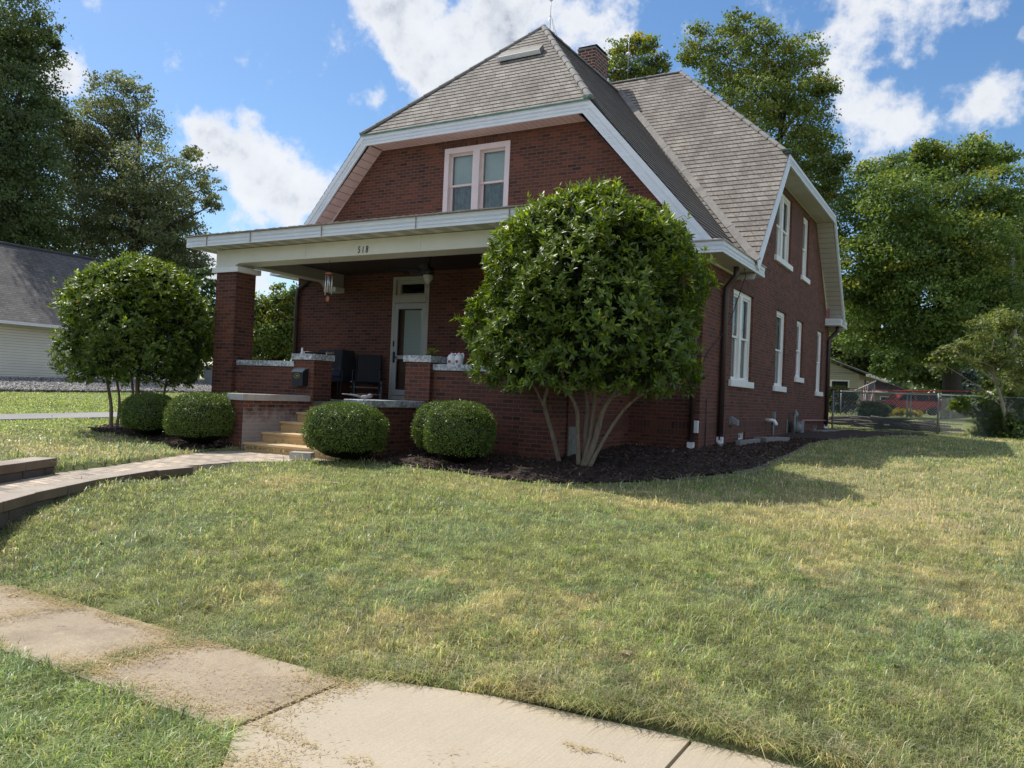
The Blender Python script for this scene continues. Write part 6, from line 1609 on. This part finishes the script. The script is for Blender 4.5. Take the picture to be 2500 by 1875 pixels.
tree('shade_tree', 'BIG', (-.2, 34.2, .1), 'large tree towering behind the grey roof with open sky in its crown', 46000, .165, (.055, .085, .022), (.27, .33, .09), trunk_r=.42, yellow=.12, clump=.50, depth=.45, back=False)
tree('maple_tree', 'MAPLE', (9.3, 34.3, .05), 'big broad maple with thick dark trunk and yellowing top on the right', 135000, .165, (.036, .08, .02), (.24, .325, .085), trunk_r=.52, yellow=.14, clump=.5, up=.9)
tree('edge_tree', 'EDGE', (14, 42.5, .1), 'dark tree cut by the right edge behind the utility pole', 24000, .22, (.02, .04, .012), (.06, .095, .024), trunk_r=.3)
tree('dogwood_tree', 'DOG', (11.15, 16.9, -.4), 'small sparse pale tree leaning left above the chain link fence', 9500, .095, (.08, .11, .035), (.27, .30, .11), trunk_r=.075, bark='bark_pale', clump=.55, depth=.5, thick=1.0, up=1.2)
tree('vine_shrub', 'VINE', (11.1, 16.8, -.4), 'leafy vine shrub smothering the right part of the chain link fence', 13000, .11, (.04, .075, .018), (.15, .21, .045), 'shrub', trunk_r=.04, depth=.5, limbs=False, up=.9)
tree('background_trees', 'FARR', (8, 62, .1), 'row of far green trees under the maple beyond the parked car', 34000, .38, (.04, .07, .025), (.17, .22, .07), trunk_r=0, limbs=False)
tree('spruce_tree', 'SPRUCE', (12.3, 52.5, .1), 'blue grey spruce showing beside the dark maple trunk', 9000, .2, (.05, .075, .07), (.14, .18, .17), trunk_r=0, limbs=False)
tree('hedge_shrub', 'SH1', (2.5, 40.5, 0), 'dark hedge in front of the cream sided house', 9000, .14, (.015, .03, .01), (.06, .09, .025), 'shrub', trunk_r=0, limbs=False)
tree('yard_shrub', 'SH2', (4.8, 31.5, -.1), 'low dark shrub in the back yard in front of the red car', 7000, .12, (.02, .04, .014), (.075, .115, .035), 'shrub', trunk_r=0, limbs=False)
tree('yellow_flowers', 'FLOW', (6.4, 40.5, 0), 'clump of yellow flowering plants below the red car', 3500, .1, (.15, .15, .02), (.55, .45, .04), 'plants', trunk_r=0, limbs=False, thick=1)
# distant woods closing the horizon
ang = rng.uniform(0, 2*math.pi, 2600); rad = rng.uniform(120, 165, 2600); hgt = 7+6*fbm(ang*9, ang*0, 1.3, 41)
k = 16; cx = 5+np.repeat(rad*np.cos(ang), k); cy = np.repeat(rad*np.sin(ang), k); hz = np.repeat(hgt*rng.random(2600)**.7, k)
P = np.stack([cx, cy, hz+.3], 1)+rng.normal(size=(2600*k, 3))*[1.6, 1.6, .9]
A = nrm(rng.normal(size=P.shape)); Nn = nrm(np.cross(A, rng.normal(size=P.shape))); L = rng.uniform(.8, 1.7, len(P)); V, Q, _ = leaves(P, A, Nn, L, L*.8)
c = np.array([.03, .05, .025])+np.outer(rng.random(len(P)), [.05, .06, .025])
o = np_mesh('distant_woods', V, Q, cols=np.repeat(c, 4, 0), mat=M['leaf_tree']); tag(o, 'distant green woods along the horizon', 'woods', kind='stuff')

# ------------------------------------------------------------------ grass: real blades, denser near the camera
cmx = np.array(CAM); FW, RT, UP = np.array(fw), np.array(cr), np.array(cu)
def project(p):
    d = p-cmx; z = d@FW; return 1250+FOC*(d@RT)/z, 937.5-FOC*(d@UP)/z, z
def grow(n, xr, yr, dens, want=None):
    """random candidates thinned by density(distance)"""
    x = rng.uniform(*xr, n); y = rng.uniform(*yr, n); p = np.stack([x, y, gz(x, y, False)], 1)
    px, py, z = project(p); d = np.hypot(x-cmx[0], y-cmx[1])
    ok = (z > .6) & (px > -420) & (px < 2920) & (py < 2150)
    ok &= rng.random(n) < dens(d)
    for poly in (SLAB, MR, ML, HOUSE): 
        ok &= ~in_poly(x, y, poly)
    e = (fbm(x, y, 3.5, 51)-.5)*.16
    ok &= ~in_poly(x+e, y+e, WALK)
    ok &= ~((y+e < -7.80) & (y+e > -8.60) & (x < 7.55)) & ~((y < -13.8)) & ~in_poly(x, y, DRIVE) & ~((x < -18.7) & (x > -34))
    return p[ok], d[ok]
def blades(p, d, hgt, wid, lean, col_lo, col_hi):
    n = len(p); ph = rng.uniform(0, 2*math.pi, n); dirv = np.stack([np.cos(ph), np.sin(ph), np.zeros(n)], 1)
    sd = np.stack([-np.sin(ph+rng.normal(size=n)*.6), np.cos(ph+rng.normal(size=n)*.6), np.zeros(n)], 1)*wid[:, None]*.5
    ln = (lean*hgt)[:, None]; hz = np.stack([np.zeros(n), np.zeros(n), hgt], 1)
    mid = p+dirv*ln*.35+hz*.6*np.sqrt(np.clip(1-lean*.3, .2, 1))[:, None]; tip = p+dirv*ln+hz*(np.clip(1-.45*lean, .12, 1))[:, None]
    p = p-[0, 0, .012]
    V = np.stack([p-sd, p+sd, mid+sd*.8, mid-sd*.8, tip], 1).reshape(-1, 3); b = np.arange(n)[:, None]*5
    Q = b+np.array([[0, 1, 2, 3]]); T = b+np.array([[3, 2, 4]])
    C = np.stack([col_lo, col_lo, (col_lo+col_hi)/2, (col_lo+col_hi)/2, col_hi], 1).reshape(-1, 3)
    return V, Q, T, C
acc = []
def add(*a): acc.append(a)
def shade_cols(p, n, dryb=0.0):
    dry = np.clip(lawn_col(p[:, 0], p[:, 1])+dryb+rng.normal(size=n)*.2, 0, 1)
    isd = (rng.random(n) < .12+dry*.75)[:, None]; cl_ = (.62+.78*vnoise(p[:, 0], p[:, 1], 13, 62))[:, None]*(.75+.5*vnoise(p[:, 0], p[:, 1], 31, 63))[:, None]
    g = np.array([.27, .325, .145])+np.outer(rng.random(n), [.31, .31, .16]); blue = (fbm(p[:, 0], p[:, 1], .9, 61) > .56)[:, None]
    g = np.where(blue, g*[.86, .94, 1.08], g); far = (p[:, 0] < -6)[:, None]; g = np.where(far, g*[1.05, 1.12, .8], g)
    s = np.array([.50, .425, .26])+np.outer(rng.random(n), [.28, .26, .18])
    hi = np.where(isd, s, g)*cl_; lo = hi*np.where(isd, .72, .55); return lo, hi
# main lawn
p, d = grow(3000000, (-8, 16), (-7.85, 19), lambda d: np.clip(.95*(5.5/np.maximum(d, 4))**1.5, 0, 1)*.55)
n = len(p); tuft = fbm(p[:, 0], p[:, 1], 1.7, 71); big = np.clip((tuft-.56)*6, 0, 1)
edge = np.exp(-((p[:, 1]+7.6)/.35)**2)
h = (.030+.048*rng.random(n)**1.5+.085*big*rng.random(n)+.04*edge*rng.random(n))*np.where(rng.random(n) < .05, 1.7, 1)*(.55+.9*vnoise(p[:, 0], p[:, 1], 9, 72))
lo, hi = shade_cols(p, n)
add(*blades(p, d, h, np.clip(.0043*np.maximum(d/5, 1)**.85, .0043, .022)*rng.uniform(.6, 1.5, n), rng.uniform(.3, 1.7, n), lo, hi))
n_main = n
# the nearest turf carries about twice as many, finer blades
p, d = grow(900000, (2, 14), (-7.85, -2.2), lambda d: np.clip((6/np.maximum(d, 4))**2.2, 0, 1)); n = len(p)
tuft = fbm(p[:, 0], p[:, 1], 2.3, 77); lo, hi = shade_cols(p, n)
add(*blades(p, d, (.030+.035*rng.random(n))*(.5+1.15*np.clip((tuft-.3)*2, 0, 1.3)), np.full(n, .0036)*rng.uniform(.7, 1.3, n), rng.uniform(.3, 1.9, n), lo, hi))
# long loose blades and seed stalks
p, d = grow(60000, (-2, 14), (-7.85, 1), lambda d: np.clip((6/np.maximum(d, 4))**1.2, 0, 1)*.5*1.0)
keep = fbm(p[:, 0], p[:, 1], 2.6, 75) > .53; p, d = p[keep], d[keep]; n = len(p)
lo, hi = shade_cols(p, n, -.1); add(*blades(p, d, rng.uniform(.07, .17, n), np.clip(.0045*d/5, .0045, .011), rng.uniform(.3, 1.4, n), lo, hi*1.15))
# low broad-leaved weeds and clover
nw = 150; wx = rng.uniform(1.5, 13.5, nw); wy = rng.uniform(-7.6, 0, nw); kk = 26
p = np.stack([np.repeat(wx, kk)+rng.normal(size=nw*kk)*.06, np.repeat(wy, kk)+rng.normal(size=nw*kk)*.06], 1); okw = ~(in_poly(p[:, 0], p[:, 1], MR) | in_poly(p[:, 0], p[:, 1], WALK) | in_poly(p[:, 0], p[:, 1], SLAB) | (p[:, 1] < -7.75)); p = p[okw]
p = np.stack([p[:, 0], p[:, 1], gz(p[:, 0], p[:, 1], False)], 1); n = len(p); d = np.full(n, 6.)
hi = np.array([.20, .36, .06])+np.outer(rng.random(n), [.16, .18, .05]); add(*blades(p, d, rng.uniform(.03, .07, n), rng.uniform(.010, .017, n), rng.uniform(.8, 2.6, n), hi*.7, hi))
# fringe that hangs over the sidewalk and the slab
n0 = 26000; x = rng.uniform(1, 13.5, n0); off_ = np.abs(rng.normal(size=n0))*.10
yy = np.where(x < 7.54, -7.74, np.interp(x, [7.54, 8.3, 9.3, 10.2, 12, 14], [-7.68, -7.47, -7.38, -7.36, -7.41, -7.44]))+off_-.16*(fbm(x, x*0, 2.6, 81)-.3)
m_ = fbm(x, x*0, 1.6, 82) > .38; x, yy = x[m_], yy[m_]; p = np.stack([x, yy, gz(x, yy, False)], 1); n = len(p); d = np.hypot(x-cmx[0], yy-cmx[1])
lo, hi = shade_cols(p, n, .08+.5*(rng.random(n) < .3)); add(*blades(p, d, rng.uniform(.05, .14, n), np.full(n, .0045), rng.uniform(.6, 2.0, n), lo*.9, hi*.95))
n0 = 5200; q = rng.random(n0)
x = np.where(q < .35, 6.27+rng.normal(size=n0)*.05, rng.uniform(1.5, 7.6, n0)); y = np.where(q < .35, rng.uniform(-8.6, -7.8, n0), np.where(q < .7, -7.8-np.abs(rng.normal(size=n0))*.05, -8.6+np.abs(rng.normal(size=n0))*.06))
kp = (fbm(x, y, 3, 85) > .5) | ((q < .35) & (fbm(x*0, y, 3, 86) > .42)); x, y = x[kp], y[kp]; n = len(x); p = np.stack([x, y, np.full(n, -1.352)], 1); d = np.full(n, 4.)
lo, hi = shade_cols(p, n, .15); add(*blades(p, d, rng.uniform(.025, .07, n), np.full(n, .0045), rng.uniform(.6, 2.2, n), lo*.9, hi*.9))
# tall verge grass between the sidewalk and the street
p, d = grow(240000, (-1, 7.9), (-11.4, -8.55), lambda d: np.clip((4.5/np.maximum(d, 2.5))**1.1, 0, 1)*.95)
n = len(p); tf = fbm(p[:, 0], p[:, 1], 2.2, 91)
lo, hi = shade_cols(p, n, -.35); add(*blades(p, d, (.05+.075*rng.random(n))*(.6+.9*tf), np.full(n, .0055)*rng.uniform(.6, 1.4, n), rng.uniform(.3, 1.7, n), lo*.85, hi*[.92, 1.05, .85]))
# neighbouring lawns and the back yard
p, d = grow(520000, (-20.5, -5), (-12, 30), lambda d: np.full(len(d), .62)); n = len(p)
lo, hi = shade_cols(p, n, -.25); add(*blades(p, d, rng.uniform(.04, .08, n), np.full(n, .022), rng.uniform(.4, 1.5, n), lo, hi*1.05))
p, d = grow(260000, (3, 22), (16.6, 45), lambda d: np.full(len(d), .6)); n = len(p)
lo, hi = shade_cols(p, n, -.2); add(*blades(p, d, rng.uniform(.04, .10, n), np.full(n, .024), rng.uniform(.4, 1.5, n), lo*.9, hi*.95))
V = []; Q = []; T = []; C = []; o_ = 0
for v, q, t, c in acc: V.append(v); Q.append(q+o_); T.append(t+o_); C.append(c); o_ += len(v)
o = np_mesh('grass', np.concatenate(V), np.concatenate(Q), np.concatenate(T), np.concatenate(C), M['grass'])
tag(o, 'patchy green and straw coloured mown grass of the lawns', 'grass', kind='stuff')
print('grass blades', sum(len(a[1]) for a in acc), n_main)
# dry clippings blown onto the sidewalk
n = 26000; x = rng.uniform(2, 9.3, n)
band = rng.random(n); y = np.where(band < .5, -7.82-np.abs(rng.normal(size=n))*.09, np.where(band < .75, -8.56+np.abs(rng.normal(size=n))*.08, rng.uniform(-8.6, -7.8, n)))
j = rng.random(n) < .24; x = np.where(j, rng.choice([6.27, 6.27, 6.27, 4.97, 7.52], n)+rng.normal(size=n)*.10, x); y = np.where(j, rng.uniform(-8.6, -7.8, n), y)
s_ = rng.random(n) < .10; x = np.where(s_, 7.95+rng.normal(size=n)*.12, x); y = np.where(s_, -9.0+rng.normal(size=n)*.2, y)
dens_ = np.where(j | s_, 1, (fbm(x, y, 1.4, 95) > .47)); ok = (dens_ > 0) & ((x < 7.6) | s_ | (y < -7.6)) & (rng.random(n) < .95); x, y = x[ok], y[ok]; n = len(x)
z = np.full(n, -1.338)+rng.uniform(0, .008, n); a = rng.uniform(0, 6.28, n); L = rng.uniform(.012, .04, n)
A = np.stack([np.cos(a), np.sin(a), rng.normal(size=n)*.08], 1); V, Q, _ = leaves(np.stack([x, y, z], 1), nrm(A), np.tile([0, 0, 1.], (n, 1)), L, np.full(n, .0045))
c = np.array([.36, .27, .12])+np.outer(rng.random(n), [.24, .2, .12]); o = np_mesh('dry_clippings', V, Q, cols=np.repeat(c, 4, 0), mat=M['straw'])
tag(o, 'straw coloured dry grass clippings scattered on the sidewalk', 'clippings', kind='stuff')
